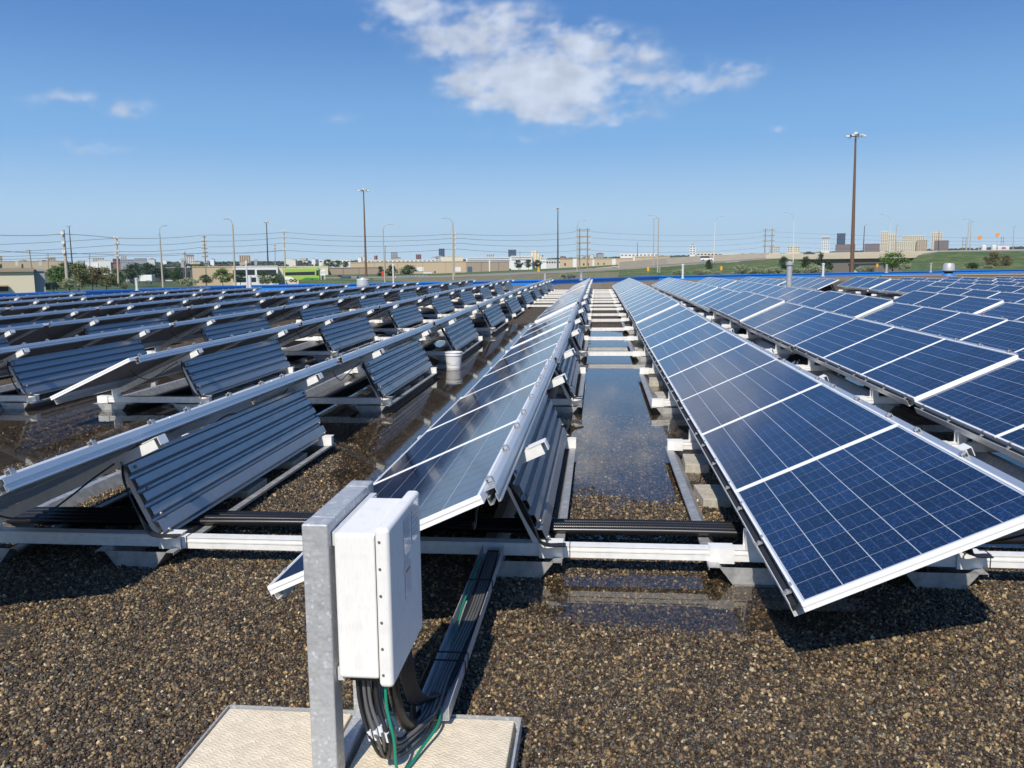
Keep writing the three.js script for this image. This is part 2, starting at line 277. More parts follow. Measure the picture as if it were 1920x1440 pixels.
// ridge rail behind the upper edge, low rail along the lower edge
const RL = SEG - 0.2;
G.ridgeRail = onSlope(merge([bx(0.05, 0.003, RL, PW + 0.02, -0.016, 0), bx(0.003, 0.026, RL, PW + 0.0455, -0.0305, 0), bx(0.013, 0.003, RL, PW + 0.0405, -0.045, 0), bx(0.003, 0.03, RL, PW + 0.0355, -0.0615, 0), bx(0.014, 0.003, RL, PW + 0.041, -0.078, 0), bx(0.003, 0.012, RL, PW + 0.0465, -0.0735, 0), bx(0.003, 0.06, RL, PW - 0.004, -0.048, 0), bx(0.016, 0.003, RL, PW + 0.004, -0.079, 0), bx(0.003, 0.01, RL, PW + 0.0105, -0.0745, 0), bx(0.012, 0.003, RL, PW + 0.004, -0.045, 0)])).translate(0, 0, -SEG / 2);
G.lowRail = onSlope(merge([bx(0.046, 0.003, RL, -0.017, -0.088, 0), bx(0.003, 0.056, RL, -0.0385, -0.06, 0), bx(0.004, 0.003, RL, -0.037, -0.0305, 0), bx(0.003, 0.044, RL, 0.0045, -0.066, 0)])).translate(0, 0, -SEG / 2);
const clampZ = []; for (let p = 0; p < 3; p++) for (const f of [0.12, 0.5, 0.86]) clampZ.push(-(p * PITCH_L + f * PL));
const clampHi = onSlope(merge([bx(0.003, 0.03, 0.034, PW + 0.004, 0.001, 0), bx(0.026, 0.003, 0.034, PW + 0.017, -0.011, 0), bx(0.003, 0.024, 0.034, PW + 0.03, -0.001, 0), bx(0.024, 0.003, 0.03, PW + 0.017, 0.012, 0), new THREE.CylinderGeometry(0.006, 0.006, 0.008, 6).translate(PW + 0.017, 0.017, 0)]));
const clampLo = onSlope(merge([bx(0.042, 0.004, 0.036, -0.0215, -0.0265, 0), bx(0.003, 0.03, 0.036, -0.002, -0.011, 0), bx(0.011, 0.003, 0.034, 0.003, 0.0022, 0), new THREE.CylinderGeometry(0.007, 0.007, 0.01, 6).translate(-0.021, -0.02, 0)]));
G.slot = onSlope(bx(0.031, 0.003, RL - 0.004, -0.0185, -0.043, 0)).translate(0, 0, -SEG / 2); G.clampHi = clampHi; G.clampLo = clampLo;  // dark strip stands in for the shade inside the open lower rail
// sloping strut under the panels (open channel), its end showing past the ridge
G.strut = onSlope(merge([bx(1.1, 0.004, 0.084, 0.575, -0.106, 0), bx(1.1, 0.055, 0.004, 0.575, -0.135, 0.04), bx(1.1, 0.055, 0.004, 0.575, -0.135, -0.04), bx(0.1, 0.004, 0.09, 1.1, -0.1, 0), bx(0.004, 0.05, 0.09, 1.15, -0.125, 0)]));
G.leg = bar([0.835, 0.58, 0], [1.04, 0.14, 0], 0.05, 0.03);
G.bracket = merge([bx(0.07, 0.1, 0.005, 0.02, 0.19, 0.035), bx(0.07, 0.1, 0.005, 0.02, 0.19, -0.035), bx(0.06, 0.005, 0.075, 0.02, 0.148, 0), new THREE.CylinderGeometry(0.009, 0.009, 0.02, 8).rotateX(Math.PI / 2).translate(0.015, 0.2, 0.036)]);
G.beam = merge([rbx(1.38, 0.07, 0.066, 0.004, 0.49, 0.109, 0), bx(1.36, 0.006, 0.074, 0.49, 0.144, 0), bx(1.36, 0.012, 0.004, 0.49, 0.118, 0.0345)]);
G.sleeve = merge([bx(0.13, 0.08, 0.005, -0.135, 0.107, 0.042), bx(0.13, 0.005, 0.09, -0.135, 0.1495, 0)]); G.sleeve2 = merge([bx(0.13, 0.078, 0.005, 1.12, 0.107, 0.042), bx(0.13, 0.005, 0.09, 1.12, 0.1495, 0)]);
function panGeo(xo) {
  const L = 2.98, prof = [[-0.23, 0.058], [-0.23, 0.0715], [-0.175, 0.0715], [-0.1, -0.026], [0.11, -0.026], [0.185, 0.0715], [0.23, 0.0715], [0.23, 0.058]], parts = [];
  for (let i = 0; i + 1 < prof.length; i++) { const [a, b] = prof[i], [c, d] = prof[i + 1], len = Math.hypot(c - a, d - b); parts.push(bx(len + 0.002, 0.004, L, 0, 0, 0).rotateZ(Math.atan2(d - b, c - a)).translate((a + c) / 2, (b + d) / 2, 0)); }
  const sh = new THREE.Shape([[-0.174, 0.0695], [-0.1, -0.024], [0.11, -0.024], [0.184, 0.0695]].map(([a, b]) => new THREE.Vector2(a, b)));
  for (const z of [L / 2 - 0.012, -L / 2 + 0.008]) parts.push(new THREE.ExtrudeGeometry(sh, { depth: 0.004, bevelEnabled: false }).translate(0, 0, z));
  return merge(parts).translate(xo, 0.001, -2.57);
}
G.panL = panGeo(0.02); G.panR = panGeo(0.95);
G.deflector = (() => {                                           // ribbed sheet from under the ridge down to the right pan
  const A = [0.872, 0.575], B = [1.075, 0.16], L = Math.hypot(B[0] - A[0], B[1] - A[1]), tx = (B[0] - A[0]) / L, ty = (B[1] - A[1]) / L, nx = -ty, ny = tx, prof = [[0, 0], [0.022, 0]];
  let s = 0.022; for (let r = 0; r < 5; r++) { const w = r === 4 ? 0.066 : 0.046; prof.push([s + 0.012, 0.028], [s + 0.012 + w, 0.028], [s + 0.03 + w, 0], [s + 0.044 + w, 0]); s += 0.044 + w; }
  const pts = prof.map(([a, b]) => [A[0] + tx * a + nx * b, A[1] + ty * a + ny * b]), pos = [], uv = [], idx = [], z0 = -1.14, z1 = -4.06;
  let d = 0;
  for (let i = 0; i + 1 < pts.length; i++) { const p = pts[i], q = pts[i + 1], l = Math.hypot(q[0] - p[0], q[1] - p[1]), o = pos.length / 3; pos.push(p[0], p[1], z0, q[0], q[1], z0, q[0], q[1], z1, p[0], p[1], z1); uv.push(d, 0, d + l, 0, d + l, 2.9, d, 2.9); d += l; idx.push(o, o + 1, o + 2, o, o + 2, o + 3); }
  const g = new THREE.BufferGeometry(); g.setAttribute('position', new THREE.Float32BufferAttribute(pos, 3)); g.setAttribute('uv', new THREE.Float32BufferAttribute(uv, 2)); g.setIndex(idx); g.computeVertexNormals();
  const back = g.clone(); back.index.array.reverse(); back.translate(-nx * 0.0025, -ny * 0.0025, 0); back.computeVertexNormals();
  return merge([g, back]);
})();
G.deflScrews = [0.06, 0.2, 0.36, 0.46].flatMap((a) => [-1.2, -4.0].map((z) => new THREE.SphereGeometry(0.011, 8, 6).translate(0.872 + 0.44 * a + 0.028, 0.575 - 0.9 * a + 0.014, z)));
// home-run cables under the upper edge and down the leg, one loop hanging
G.cables = [0, 1, 2, 3, 4].map((i) => tube([[0.72 + 0.02 * i, 0.57, -1.6], [0.86, 0.56 - 0.012 * i, -1.18], [0.94 + 0.008 * i, 0.42, -1.08 + 0.012 * i], [1.02 + 0.007 * i, 0.27, -1.06 + 0.012 * i], [1.08, 0.175 + 0.004 * i, -1.1 + 0.018 * i], [1.2, 0.158, -1.14 + 0.012 * i]], 0.0055, 40, 6));
G.cableLoop = tube([[0.86, 0.6, -0.08], [0.83, 0.5, -0.3], [0.8, 0.44, -0.55], [0.78, 0.46, -0.8], [0.82, 0.52, -0.95], [0.86, 0.57, -1.1]], 0.005, 40, 6);
G.cableSag = tube([[0.86, 0.6, -1.5], [0.82, 0.5, -2.1], [0.85, 0.58, -2.6], [0.83, 0.47, -3.3], [0.86, 0.6, -3.8]], 0.005, 40, 6);

function panelGroup(parent, p, lod) {
  const g = new THREE.Group(); g.name = 'solar_panel'; g.position.set(0, LOW, -p * PITCH_L); g.rotation.z = TH; parent.add(g);
  mesh('frame', G.frame, M.frame, g);
  if (lod === 0) {
    mesh('glass_face', G.lam, M.whitesheet, g);
    for (let b = 0; b < 10; b++) for (let a = 0; a < 6; a++) {
      const h = Math.abs(Math.sin((p * 60 + b * 6 + a) * 12.9898) * 43758.5453) % 1;
      const c = mesh('cell', G.cells[Math.floor(h * 6)], M.cells[Math.floor(h * 97) % 4], g); c.position.set(FR + 0.008 + CW * (a + 0.5), -0.0034, -(FR + 0.015 + CL * (b + 0.5)));
    }
  } else mesh('glass_face', G.lam, M.laminate, g);
  mesh('backsheet', G.back, M.backsheet, g);
  if (lod < 2) mesh('junction_box', G.jbox, M.dark, g);
}
function buildRack(lod) {
  const r = new THREE.Group();
  for (let p = 0; p < 3; p++) panelGroup(r, p, lod);
  if (lod < 2) {
    mesh('ridge_rail', G.ridgeRail, M.rail, r); mesh('rail_shade_strip', G.slot, M.dark, mesh('lower_rail', G.lowRail, M.alu, r));
    for (const z of clampZ) { mesh('clamp', G.clampHi, M.clamp, r).position.z = z; mesh('clamp', G.clampLo, M.clamp, r).position.z = z; }
    for (const z of BEAMS) for (const [n, g, m] of [['strut', G.strut, M.beam], ['back_leg', G.leg, M.alu], ['bracket', G.bracket, M.alu], ['base_beam', G.beam, M.beam], ['beam_sleeve', G.sleeve, M.beam], ['beam_sleeve', G.sleeve2, M.beam]]) mesh(n, g, m, r).position.z = z;
    mesh('ballast_pan', G.panL, M.pan, r); mesh('ballast_pan', G.panR, M.pan, r);
    const d = mesh('wind_deflector', G.deflector, M.deflector, r); for (const c of G.deflScrews) mesh('screw', c, M.screw, d);
    for (const c of G.cables) mesh('cable', c, M.blackCable, r);
    mesh('cable', G.cableLoop, M.blackCable, r); mesh('cable', G.cableSag, M.blackCable, r);
  } else {
    mesh('ridge_rail', G.farRidge ??= merge([G.ridgeRail, ...clampZ.map((z) => G.clampHi.clone().translate(0, 0, z))]), M.rail, r);
    mesh('lower_rail', G.farLow ??= merge([G.lowRail, ...clampZ.map((z) => G.clampLo.clone().translate(0, 0, z))]), M.alu, r);
    for (const z of BEAMS) { mesh('strut', G.strut, M.beam, r).position.z = z; mesh('base_beam', G.farBeam ??= merge([G.beam, G.sleeve, G.sleeve2, G.leg]), M.beam, r).position.z = z; }
    mesh('ballast_pan', G.panL, M.pan, r); mesh('ballast_pan', G.panR, M.pan, r);
    mesh('wind_deflector', G.deflector, M.deflector, r);
  }
  return r;
}
const protos = [0, 1, 2].map(buildRack);
const ORD = ['nearest', 'second', 'third', 'fourth', 'fifth', 'sixth', 'seventh', 'eighth', 'ninth', 'tenth', 'eleventh', 'twelfth', 'thirteenth'];
const rowName = (k) => k === -1 ? 'the row just left of the wet aisle' : k === 0 ? 'the row just right of the wet aisle' : k < 0 ? `the ${ORD[-k - 1]} row left of the wet aisle` : `the ${ORD[k]} row right of the wet aisle`;
const pv = V();
function inFrame(pts) {
  let l = 1e9, r = -1e9, t = -1e9, b = 1e9, any = false;
  for (const p of pts) { pv.set(...p); const dz = pv.clone().applyMatrix4(camera.matrixWorldInverse).z; if (dz > -0.2) continue; any = true; pv.project(camera); l = Math.min(l, pv.x); r = Math.max(r, pv.x); t = Math.max(t, pv.y); b = Math.min(b, pv.y); }
  return any && r > -1 && l < 1 && t > -1 && b < 1;
}
camera.updateProjectionMatrix(); camera.matrixWorldInverse.copy(camera.matrixWorld).invert();
const missing = new Set(['-3,0', '3,4', '3,5', '3,6', '4,5', '4,6']);
const steps = { '1,1': 0.035, '1,2': 0.03, '1,3': 0.06, '2,3': 0.055, '2,2': 0.015, '3,3': 0.035, '-1,3': 0.05, '0,3': 0.02, '4,7': 0.02, '5,7': 0.03 };
const rackCount = {};
seed = 4242;
for (let k = -13; k <= 8; k++) {
  const last = k < -9 ? 0 : ({ '-9': 5, '-8': 6, '-7': 6, '-6': 7, '-5': 8 })[k] ?? (k < 5 ? 9 : 8);
  for (let i = 0; i < last; i++) {
    const j = [rr(-1, 1), rr(-1, 1), rr(-1, 1)];
    if (missing.has(`${k},${i}`)) continue;
    const x = XR(k), z = ZS(i);
    if (!inFrame([[x, 0.1, z], [x + 1, 0.1, z], [x, 0.1, z - 5], [x + 1, 0.1, z - 5], [x, 0.9, z], [x + 1, 0.9, z], [x + 1, 0.9, z - 5]])) continue;
    const near = (k === 0 || k === -1 || k === 1) && i < 2, lod = near ? 0 : i < 4 && Math.abs(k + 0.5) < 6 ? 1 : 2;
    const r = protos[lod].clone(); r.name = numbered('solar_rack'); scene.add(r);
    const slope = (rise(z - 5) - rise(z)) / 5;
    r.position.set(x + (k < 0 && i > 0 ? 0.012 * j[0] : 0.004 * j[0]), DY + rise(z) + 0.006 * j[1] + (steps[`${k},${i}`] || 0), z);
    r.rotation.x = Math.atan(slope) + 0.0015 * j[2];
    r.traverse((o) => { if (o.name.startsWith('glass_face') && lod) o.material = M.lams[Math.floor(rnd() * M.lams.length)]; if (o.name.startsWith('wind_deflector')) { o.rotation.y = rr(-0.003, 0.003); o.position.y = rr(-0.006, 0.006); } });
    const n = rackCount[k] = (rackCount[k] ?? -1) + 1;
    tag(r, `${k < 0 && k < -1 ? 'dark backed' : 'blue'} solar panel rack, ${ORD[n]} rack along ${rowName(k)}`, 'solar rack', 'rows of tilted solar racks on the roof');
  }
}

// beams that link neighbouring rows
{
  const geo = merge([rbx(0.9, 0.066, 0.06, 0.004, 0.45, 0.105, 0), bx(0.9, 0.005, 0.068, 0.45, 0.1395, 0), bx(0.88, 0.01, 0.004, 0.45, 0.114, 0.0315)]);
  const tie = merge([bx(0.004, 0.076, 0.003, 0.05, 0.106, 0.035), bx(0.004, 0.003, 0.074, 0.05, 0.1445, 0), bx(0.004, 0.076, 0.003, 0.84, 0.106, 0.035), bx(0.004, 0.003, 0.074, 0.84, 0.1445, 0)]);
  const proto = new THREE.Group(); mesh('bar', geo, M.beam, proto); mesh('cable_tie', tie, M.black, proto);
  const where = { '-2': (b) => b === 0 || b > 9, '-1': (b) => b === 0 || b > 3, '0': (b) => true, '-3': (b) => b > 4, '-4': (b) => b > 4 && b < 16, '1': (b) => b === 0 };
  const names = { '-2': 'across the gravel aisle left of the glossy row', '-1': 'across the wet aisle', '0': 'in the narrow gap right of the nearest blue row', '-3': 'between the second and third rows left of the wet aisle', '-4': 'between the third and fourth rows left of the wet aisle', '1': 'beside the second blue row' };
  for (const k of Object.keys(where)) {
    let n = 0;
    for (let b = 0; b < 18; b++) {
      if (!where[k](b)) continue;
      const z = ZS(b >> 1) + BEAMS[b & 1], x = XR(+k) + 1.17;
      if (!inFrame([[x, 0.1, z], [x + 0.9, 0.1, z]])) continue;
      const o = proto.clone(); o.name = numbered('link_beam'); o.position.set(x, DY + rise(z), z); scene.add(o);
      tag(o, `white link beam ${names[k]}, ${n < 13 ? ORD[n] : 'far one, number ' + (n + 1)} of its line`, 'beam', 'white beams that tie the rows together'); n++;
    }
  }
}
// ballast blocks lying in the pans
{
  const bt = pix(256, 256, (u, v) => { const a = 0.4 + 0.12 * (n200(u, v) - 0.5) + 0.12 * (n16(u, v) - 0.5) - (n64(u, v) > 0.86 ? 0.1 : 0); return [a * 1.06, a * 0.97, a * 0.8]; }, true);
  const geo = rbx(0.19, 0.09, 0.39, 0.008), bm = mat([1, 1, 1], 0.9, 0, { map: bt, bumpMap: bt, bumpScale: 0.002 });
  const proto = new THREE.Mesh(geo, bm); shade(proto);
  const put = (k, i, side, dz, turn, label) => { const o = proto.clone(); o.name = numbered('ballast_block'); const z = ZS(i) + dz; o.position.set(XR(k) + (side ? 0.955 : -0.0), rise(z) + 0.053, z); o.rotation.y = turn; scene.add(o); tag(o, label, 'concrete block', 'concrete ballast blocks lying in the metal pans'); };
  put(0, 0, 0, -2.62, 0.06, 'tan concrete block nearest the camera in the pan below the first blue rack'); put(0, 0, 0, -3.62, -0.04, 'tan concrete block behind another in the pan below the first blue rack');
  put(0, 1, 0, -2.1, 0.05, 'front tan concrete block under the second blue rack beside the wet aisle'); put(0, 1, 0, -3.4, -0.05, 'rear tan concrete block under the second blue rack beside the wet aisle');
  put(0, 2, 0, -2.2, 0, 'tan concrete block under the third blue rack beside the wet aisle'); put(0, 0, 1, -2.4, 0, 'tan concrete block in the right hand pan of the first blue rack');
  for (const [k, i, nm] of [[-2, 0, 'front left deflector'], [-2, 1, 'second deflector along the left aisle'], [-2, 2, 'third deflector along the left aisle'], [-3, 1, 'deflector behind the front left one'], [-3, 2, 'deflector in the third row left']])
    for (const [dz, w] of [[-1.75, 'near'], [-2.6, 'middle'], [-3.5, 'far']]) put(k, i, 1, dz, 0.03, `grey concrete block, ${w} one in the pan below the ${nm}`);
}

// ---------------------------------------------------------------- combiner box on its steel stand, cable tray, conduits
{
  const t = root('box_stand', [0, DY, 0]);
  const w = 0.08, xc = -0.826, z0 = -2.39, z1 = -2.832, H = 0.897;
  mesh('post', rbx(w, H - 0.03, w, 0.006, xc, (H + 0.03) / 2, z0), M.galv, t); mesh('post', rbx(w, H - 0.03, w, 0.006, xc, (H + 0.03) / 2, z1), M.galv, t);
  mesh('crossbar', rbx(w - 0.004, w, z0 - z1 - w - 0.002, 0.004, xc, H - w / 2 - 0.0005, (z0 + z1) / 2), M.galv, t);
  mesh('sill_bar', rbx(0.05, 0.05, 1.2, 0.005, xc + 0.0, 0.06, -2.4), M.galv, t);
  for (const y of [0.845, 0.42]) mesh('mounting_channel', merge([bx(0.022, 0.042, 0.44, xc + 0.053, y, -2.6), bx(0.004, 0.03, 0.4, xc + 0.066, y, -2.6)]), M.alu, t);
  tag(t, 'galvanised steel frame of two square posts holding the white box', 'steel stand');
  const b = root('junction_box_enclosure', [0, DY, 0]);
  const dirt = pix(512, 512, (u, v) => { const s = 0.8 - 0.1 * Math.max(0, n64(u * 3 % 1, v * 0.3) - 0.55) - 0.12 * Math.max(0, n16(u, v) - 0.6) - (n200(u, v) > 0.93 ? 0.1 : 0); return [s, s * 0.985, s * 0.955]; }, true);
  const wm = mat([1, 1, 1], 0.62, 0, { map: dirt });
  mesh('housing', rbx(0.128, 0.452, 0.4, 0.012, -0.708, 0.643, -2.555), wm, b);
  const lid = mesh('door', rbx(0.044, 0.492, 0.436, 0.014, -0.622, 0.646, -2.556), wm, b);
  mesh('seam', bx(0.004, 0.44, 0.404, -0.6455, 0.645, -2.556), M.dark, lid);
  for (let i = 0; i < 6; i++) mesh('screw', new THREE.CylinderGeometry(0.0042, 0.0042, 0.004, 10).rotateX(Math.PI / 2).translate(-0.63, 0.442 + i * 0.082, -2.3375), M.screw, lid);
  const lab = (rows, bold) => { const c = document.createElement('canvas'); c.width = 160; c.height = 220; const x = c.getContext('2d'); x.fillStyle = '#f4f5f7'; x.fillRect(0, 0, 160, 220); x.fillStyle = '#555b66'; seed = rows * 31; for (let r = 0; r < rows; r++) { let p = 14; while (p < 130) { const l = rr(8, 26); x.fillRect(p, 16 + r * (190 / rows), l, 3); p += l + 6; } } if (bold) { x.fillStyle = '#161a20'; for (let i = 0; i < 6; i++) x.fillRect(24 + i * 17, 60 + (i % 2) * 3, 12, 16); } const tx = new THREE.CanvasTexture(c); tx.colorSpace = THREE.SRGBColorSpace; return mat([1, 1, 1], 0.07, 0, { map: tx }); };
  const sticker = (y, z, w, h, m) => mesh('label', new THREE.PlaneGeometry(w, h).rotateY(Math.PI / 2).translate(-0.5985, y, z), m, lid);
  sticker(0.8, -2.565, 0.09, 0.12, lab(16)); sticker(0.665, -2.565, 0.09, 0.13, lab(11, true)); sticker(0.815, -2.68, 0.1, 0.13, lab(6));
  tag(b, 'white weathered junction box with stickers on its shaded door', 'junction box');
  const wires = root('cable_bundle', [0, DY, 0]);
  mesh('gland_plate', bx(0.09, 0.03, 0.2, -0.705, 0.405, -2.5), M.black, wires);
  seed = 99;
  const E = [];
  for (let i = 0; i < 13; i++) {                                 // leads that droop from the box and turn up into the tray
    const x0 = -0.735 + 0.055 * (i % 4) / 3 + rr(-0.004, 0.004), z0 = -2.42 - 0.022 * Math.floor(i / 4) - rr(0, 0.01), dip = rr(0.075, 0.14), f = i / 12;
    const xe = -0.60 + 0.05 * f;
    const cb = mesh('cable', tube([[x0, 0.4, z0], [x0 + 0.012, 0.3, z0 + 0.012], [x0 + 0.05, dip + 0.08, z0 + 0.03], [-0.66 + 0.03 * f, dip, z0 - 0.02], [xe - 0.01, dip + 0.0, -2.6 - 0.03 * f], [xe, 0.1 + 0.006 * (i % 3), -2.74], [xe + 0.002, 0.098 + 0.009 * (i % 3), -2.98], [-0.57 + 0.05 * f, 0.105 + 0.009 * (i % 3), -3.6], [-0.575 + 0.05 * f, 0.13 + 0.006 * (i % 3), -4.3]], 0.0062, 90, 8), i % 3 ? M.greyCable : M.blackCable, wires);
    if (i < 4 || i === 6) { const m = mesh('cable_tag', cyl(0.0078, 0.0078, 0.032, 0, 0, 0, 10), M.cableTag, cb); m.position.set(x0 + 0.046, dip + 0.085, z0 + 0.0285); m.rotation.z = 0.2; }
  }
  for (let i = 0; i < 7; i++) { const f = i / 6; mesh('cable', tube([[-0.665 + 0.02 * f, 0.41, -2.62 - 0.02 * i], [-0.65 + 0.02 * f, 0.3, -2.63 - 0.014 * i], [-0.625 + 0.02 * f, 0.17, -2.68 - 0.01 * i], [-0.59 + 0.035 * f, 0.112, -2.86], [-0.575 + 0.05 * f, 0.122, -3.6], [-0.575 + 0.05 * f, 0.135, -4.35]], 0.0062, 60, 8), M.blackCable, wires); }
  const gw = mesh('earth_wire', tube([[-0.652, 0.4, -2.44], [-0.645, 0.3, -2.42], [-0.62, 0.2, -2.4], [-0.612, 0.1, -2.4], [-0.595, 0.075, -2.45], [-0.565, 0.085, -2.56], [-0.535, 0.1, -2.68], [-0.555, 0.097, -2.82], [-0.58, 0.1, -3.1], [-0.6, 0.125, -3.6], [-0.6, 0.15, -4.2]], 0.0052, 90, 8), M.green, wires);
  const ribbed = (pts, r, seg) => { const g = tube(pts, r, seg, 12), p = g.attributes.position, c = new THREE.CatmullRomCurve3(pts.map((q) => V(...q))), C = V(); for (let i = 0; i <= seg; i++) { c.getPointAt(i / seg, C); const k = i % 2 ? 1 : 0.86; for (let j = 0; j <= 12; j++) { const a = i * 13 + j; p.setXYZ(a, C.x + (p.getX(a) - C.x) * k, C.y + (p.getY(a) - C.y) * k, C.z + (p.getZ(a) - C.z) * k); } } g.computeVertexNormals(); return g; };
  mesh('flexible_conduit', ribbed([[-0.645, 0.42, -2.5], [-0.64, 0.3, -2.5], [-0.625, 0.2, -2.53], [-0.605, 0.12, -2.62], [-0.64, 0.09, -2.8], [-0.655, 0.06, -3.2]], 0.02, 120), M.black, wires);
  tag(wires, 'bundle of black and grey cables drooping from the white box into the tray', 'cables');
  const tr = root('cable_tray', [0, DY, 0]);
  mesh('tray_floor', bar([-0.563, 0.088, -2.72], [-0.558, 0.096, -4.42], 0.11, 0.003), M.galv, tr);
  for (const s of [-1, 1]) mesh('tray_side', bar([-0.563 + s * 0.056, 0.113, -2.72], [-0.558 + s * 0.056, 0.121, -4.42], 0.003, 0.05), M.galv, tr);
  for (const z of [-3.05, -3.12, -3.9]) mesh('cable_tie', merge([bx(0.118, 0.004, 0.006, -0.561, 0.147, z), bx(0.004, 0.05, 0.006, -0.4995, 0.12, z)]), M.black, tr);
  tag(tr, 'long galvanised channel tray full of black cables leading under the panels', 'cable tray');

  // paver base
  const pv1 = pix(512, 512, (u, v) => { const a = 0.66 + 0.1 * (n64(u, v) - 0.5) + 0.12 * (n16(u, v) - 0.5) + 0.08 * (n200(u, v) - 0.5); return [a * 1.08, a * 0.93, a * 0.7]; }, true);
  const pvb = pix(512, 512, (u, v) => { const r = v * 32 + 0.9 * (n16(u, v) - 0.5) + 0.35 * Math.sin(u * 100.53), row = Math.floor(r), f = r - row, x = (u * 16 + (row % 2) * 0.5) % 1; return 0.5 + 0.5 * Math.sin(f * Math.PI) * (1 - Math.abs(x - 0.5)) + 0.1 * n200(u, v); });
  const pm = mat([1, 1, 1], 0.9, 0, { map: pv1, bumpMap: pvb, bumpScale: 0.003 });
  const base = root('paver_tray', [0, 0.018, 0]);
  mesh('paver', rbx(0.455, 0.045, 0.9, 0.006, -1.098, 0.052, -2.335), pm, base); mesh('paver', rbx(0.5, 0.045, 0.9, 0.006, -0.535, 0.052, -2.335), pm, base);
  mesh('rim', bx(1.07, 0.055, 0.006, -0.8, 0.052, -2.797), M.galv, base); mesh('rim', bx(0.006, 0.055, 0.98, -0.2645, 0.052, -2.31), M.galv, base); mesh('rim', bx(0.006, 0.055, 0.98, -1.3325, 0.052, -2.31), M.galv, base);
  mesh('tray_floor', bx(1.062, 0.004, 0.97, -0.8, 0.026, -2.306), M.galv, base);
  tag(base, 'galvanised tray with two cream textured pavers weighing down the stand', 'paver tray');

  // corrugated conduits passing under the rows
  const wig = (y, z, ph) => { const a = []; for (let x = -5.2; x <= 4.61; x += 0.35) a.push([x, y + 0.006 * Math.sin(x * 2.1 + ph), z + 0.025 * Math.sin(x * 1.3 + ph) - 0.01 * Math.sin(x * 3.1)]); return a; };
  [[0.128, -4.86, 0, 'nearest'], [0.13, -4.912, 0.5, 'second'], [0.13, -4.964, 1.1, 'third'], [0.13, -5.016, 1.6, 'farthest']].forEach(([y, z, ph, w]) => top('flexible_conduit', ribbed(wig(y, z, ph), 0.024, 1500), M.black, `black ribbed conduit lying across the pans, ${w} of the four side by side`, 'conduit', 'black ribbed conduits crossing the aisle'));
}
{
  const p = at(18, 1229, 2.95), g = new THREE.Group(); seed = 61; p.y = 0.03;
  const t = root('leaf_clump', [p.x, p.y, p.z]), lm = mat([0.02, 0.018, 0.014], 0.6), lg = new THREE.SphereGeometry(1, 7, 5);
  for (let i = 0; i < 14; i++) { const o = mesh('leaf', lg, lm, t); o.position.set(rr(-0.05, 0.05), rr(-0.008, 0.01), rr(-0.03, 0.03)); o.scale.set(rr(0.014, 0.03), 0.003, rr(0.008, 0.016)); o.rotation.set(rr(-0.5, 0.5), rr(0, 6), rr(-0.5, 0.5)); }
  tag(t, 'small dark clump of wet leaves on the gravel at the left', 'leaves');
}
// white bucket by the left deflectors
{
  const z = -13.45, b = root('plastic_bucket', [-2.3, rise(z), z]), pm = mat([0.72, 0.73, 0.76], 0.4);
  const prof = [[0.115, 0], [0.12, 0.005], [0.138, 0.3], [0.148, 0.305], [0.148, 0.325], [0.14, 0.33], [0.142, 0.36], [0.15, 0.365], [0.15, 0.38], [0.136, 0.38], [0.115, 0.02], [0, 0.015]].map(([x, y]) => new THREE.Vector2(x, y));
  mesh('pail', new THREE.LatheGeometry(prof, 28), pm, b);
  mesh('handle', tube([[-0.15, 0.31, 0], [-0.13, 0.2, 0.1], [0, 0.14, 0.155], [0.13, 0.2, 0.1], [0.15, 0.31, 0]], 0.003, 30, 6), M.screw, b);
  b.scale.set(0.95, 0.74, 0.95); tag(b, 'white plastic bucket standing in the water beside the left deflectors', 'bucket');
}

// ---------------------------------------------------------------- roof edge and roof fittings
{
  const blue = mat([0.02, 0.2, 0.72], 0.45), P = EDGE;
  const wall = root('parapet', [0, 0, 0]), wm = mat([0.03, 0.27, 0.8], 0.5);
  for (let i = 0; i + 1 < P.length; i++) {
    const [a, c] = P[i], [b, d] = P[i + 1], y0 = rise(c), y1 = rise(d);
    mesh('wall_panel', bar([a, y0 + 0.16, c], [b, y1 + 0.16, d], 0.25, 0.34), wm, wall);
    mesh('coping', bar([a, y0 + 0.38, c], [b, y1 + 0.38, d], 0.42, 0.09), blue, wall);
    const n = Math.max(1, Math.round(Math.hypot(b - a, d - c) / 9));
    for (let j = 1; j < n; j++) mesh('coping_joint', rbx(0.1, 0.1, 0.44, 0.01, lerp(a, b, j / n), lerp(y0, y1, j / n) + 0.385, lerp(c, d, j / n)), blue, wall);
  }
  tag(wall, 'bright blue metal capped parapet running round the far edge of the roof', 'parapet');
  const fac = root('building_wall', [0, 0, 0]); fac.userData.kind = 'structure'; fac.userData.label = 'outer wall of the building below the blue roof edge';
  for (let i = 0; i + 1 < P.length; i++) { const [a, c] = P[i], [b, d] = P[i + 1]; mesh('wall_panel', bar([a, -2.65, c], [b, -2.65, d], 0.3, 5.2), mat([0.35, 0.3, 0.24], 0.8), fac); }
  // lower roof strip with its curb at the far right
  const curb = root('roof_curb', [0, 0, 0]);
  for (const [zz, h, a, b] of [[-64, 0.22, 22, 50], [-76, 0.3, 24, 62]]) { mesh('curb_face', bx(b - a, h, 0.3, (a + b) / 2, rise(zz) + h / 2, zz), mat([0.2, 0.15, 0.11], 0.9), curb); mesh('curb_cap', bx(b - a, 0.05, 0.4, (a + b) / 2, rise(zz) + h + 0.025, zz), mat([0.42, 0.36, 0.28], 0.8), curb); }
  tag(curb, 'low brown roof curb along the bare gravel strip behind the right panels', 'roof curb');
}
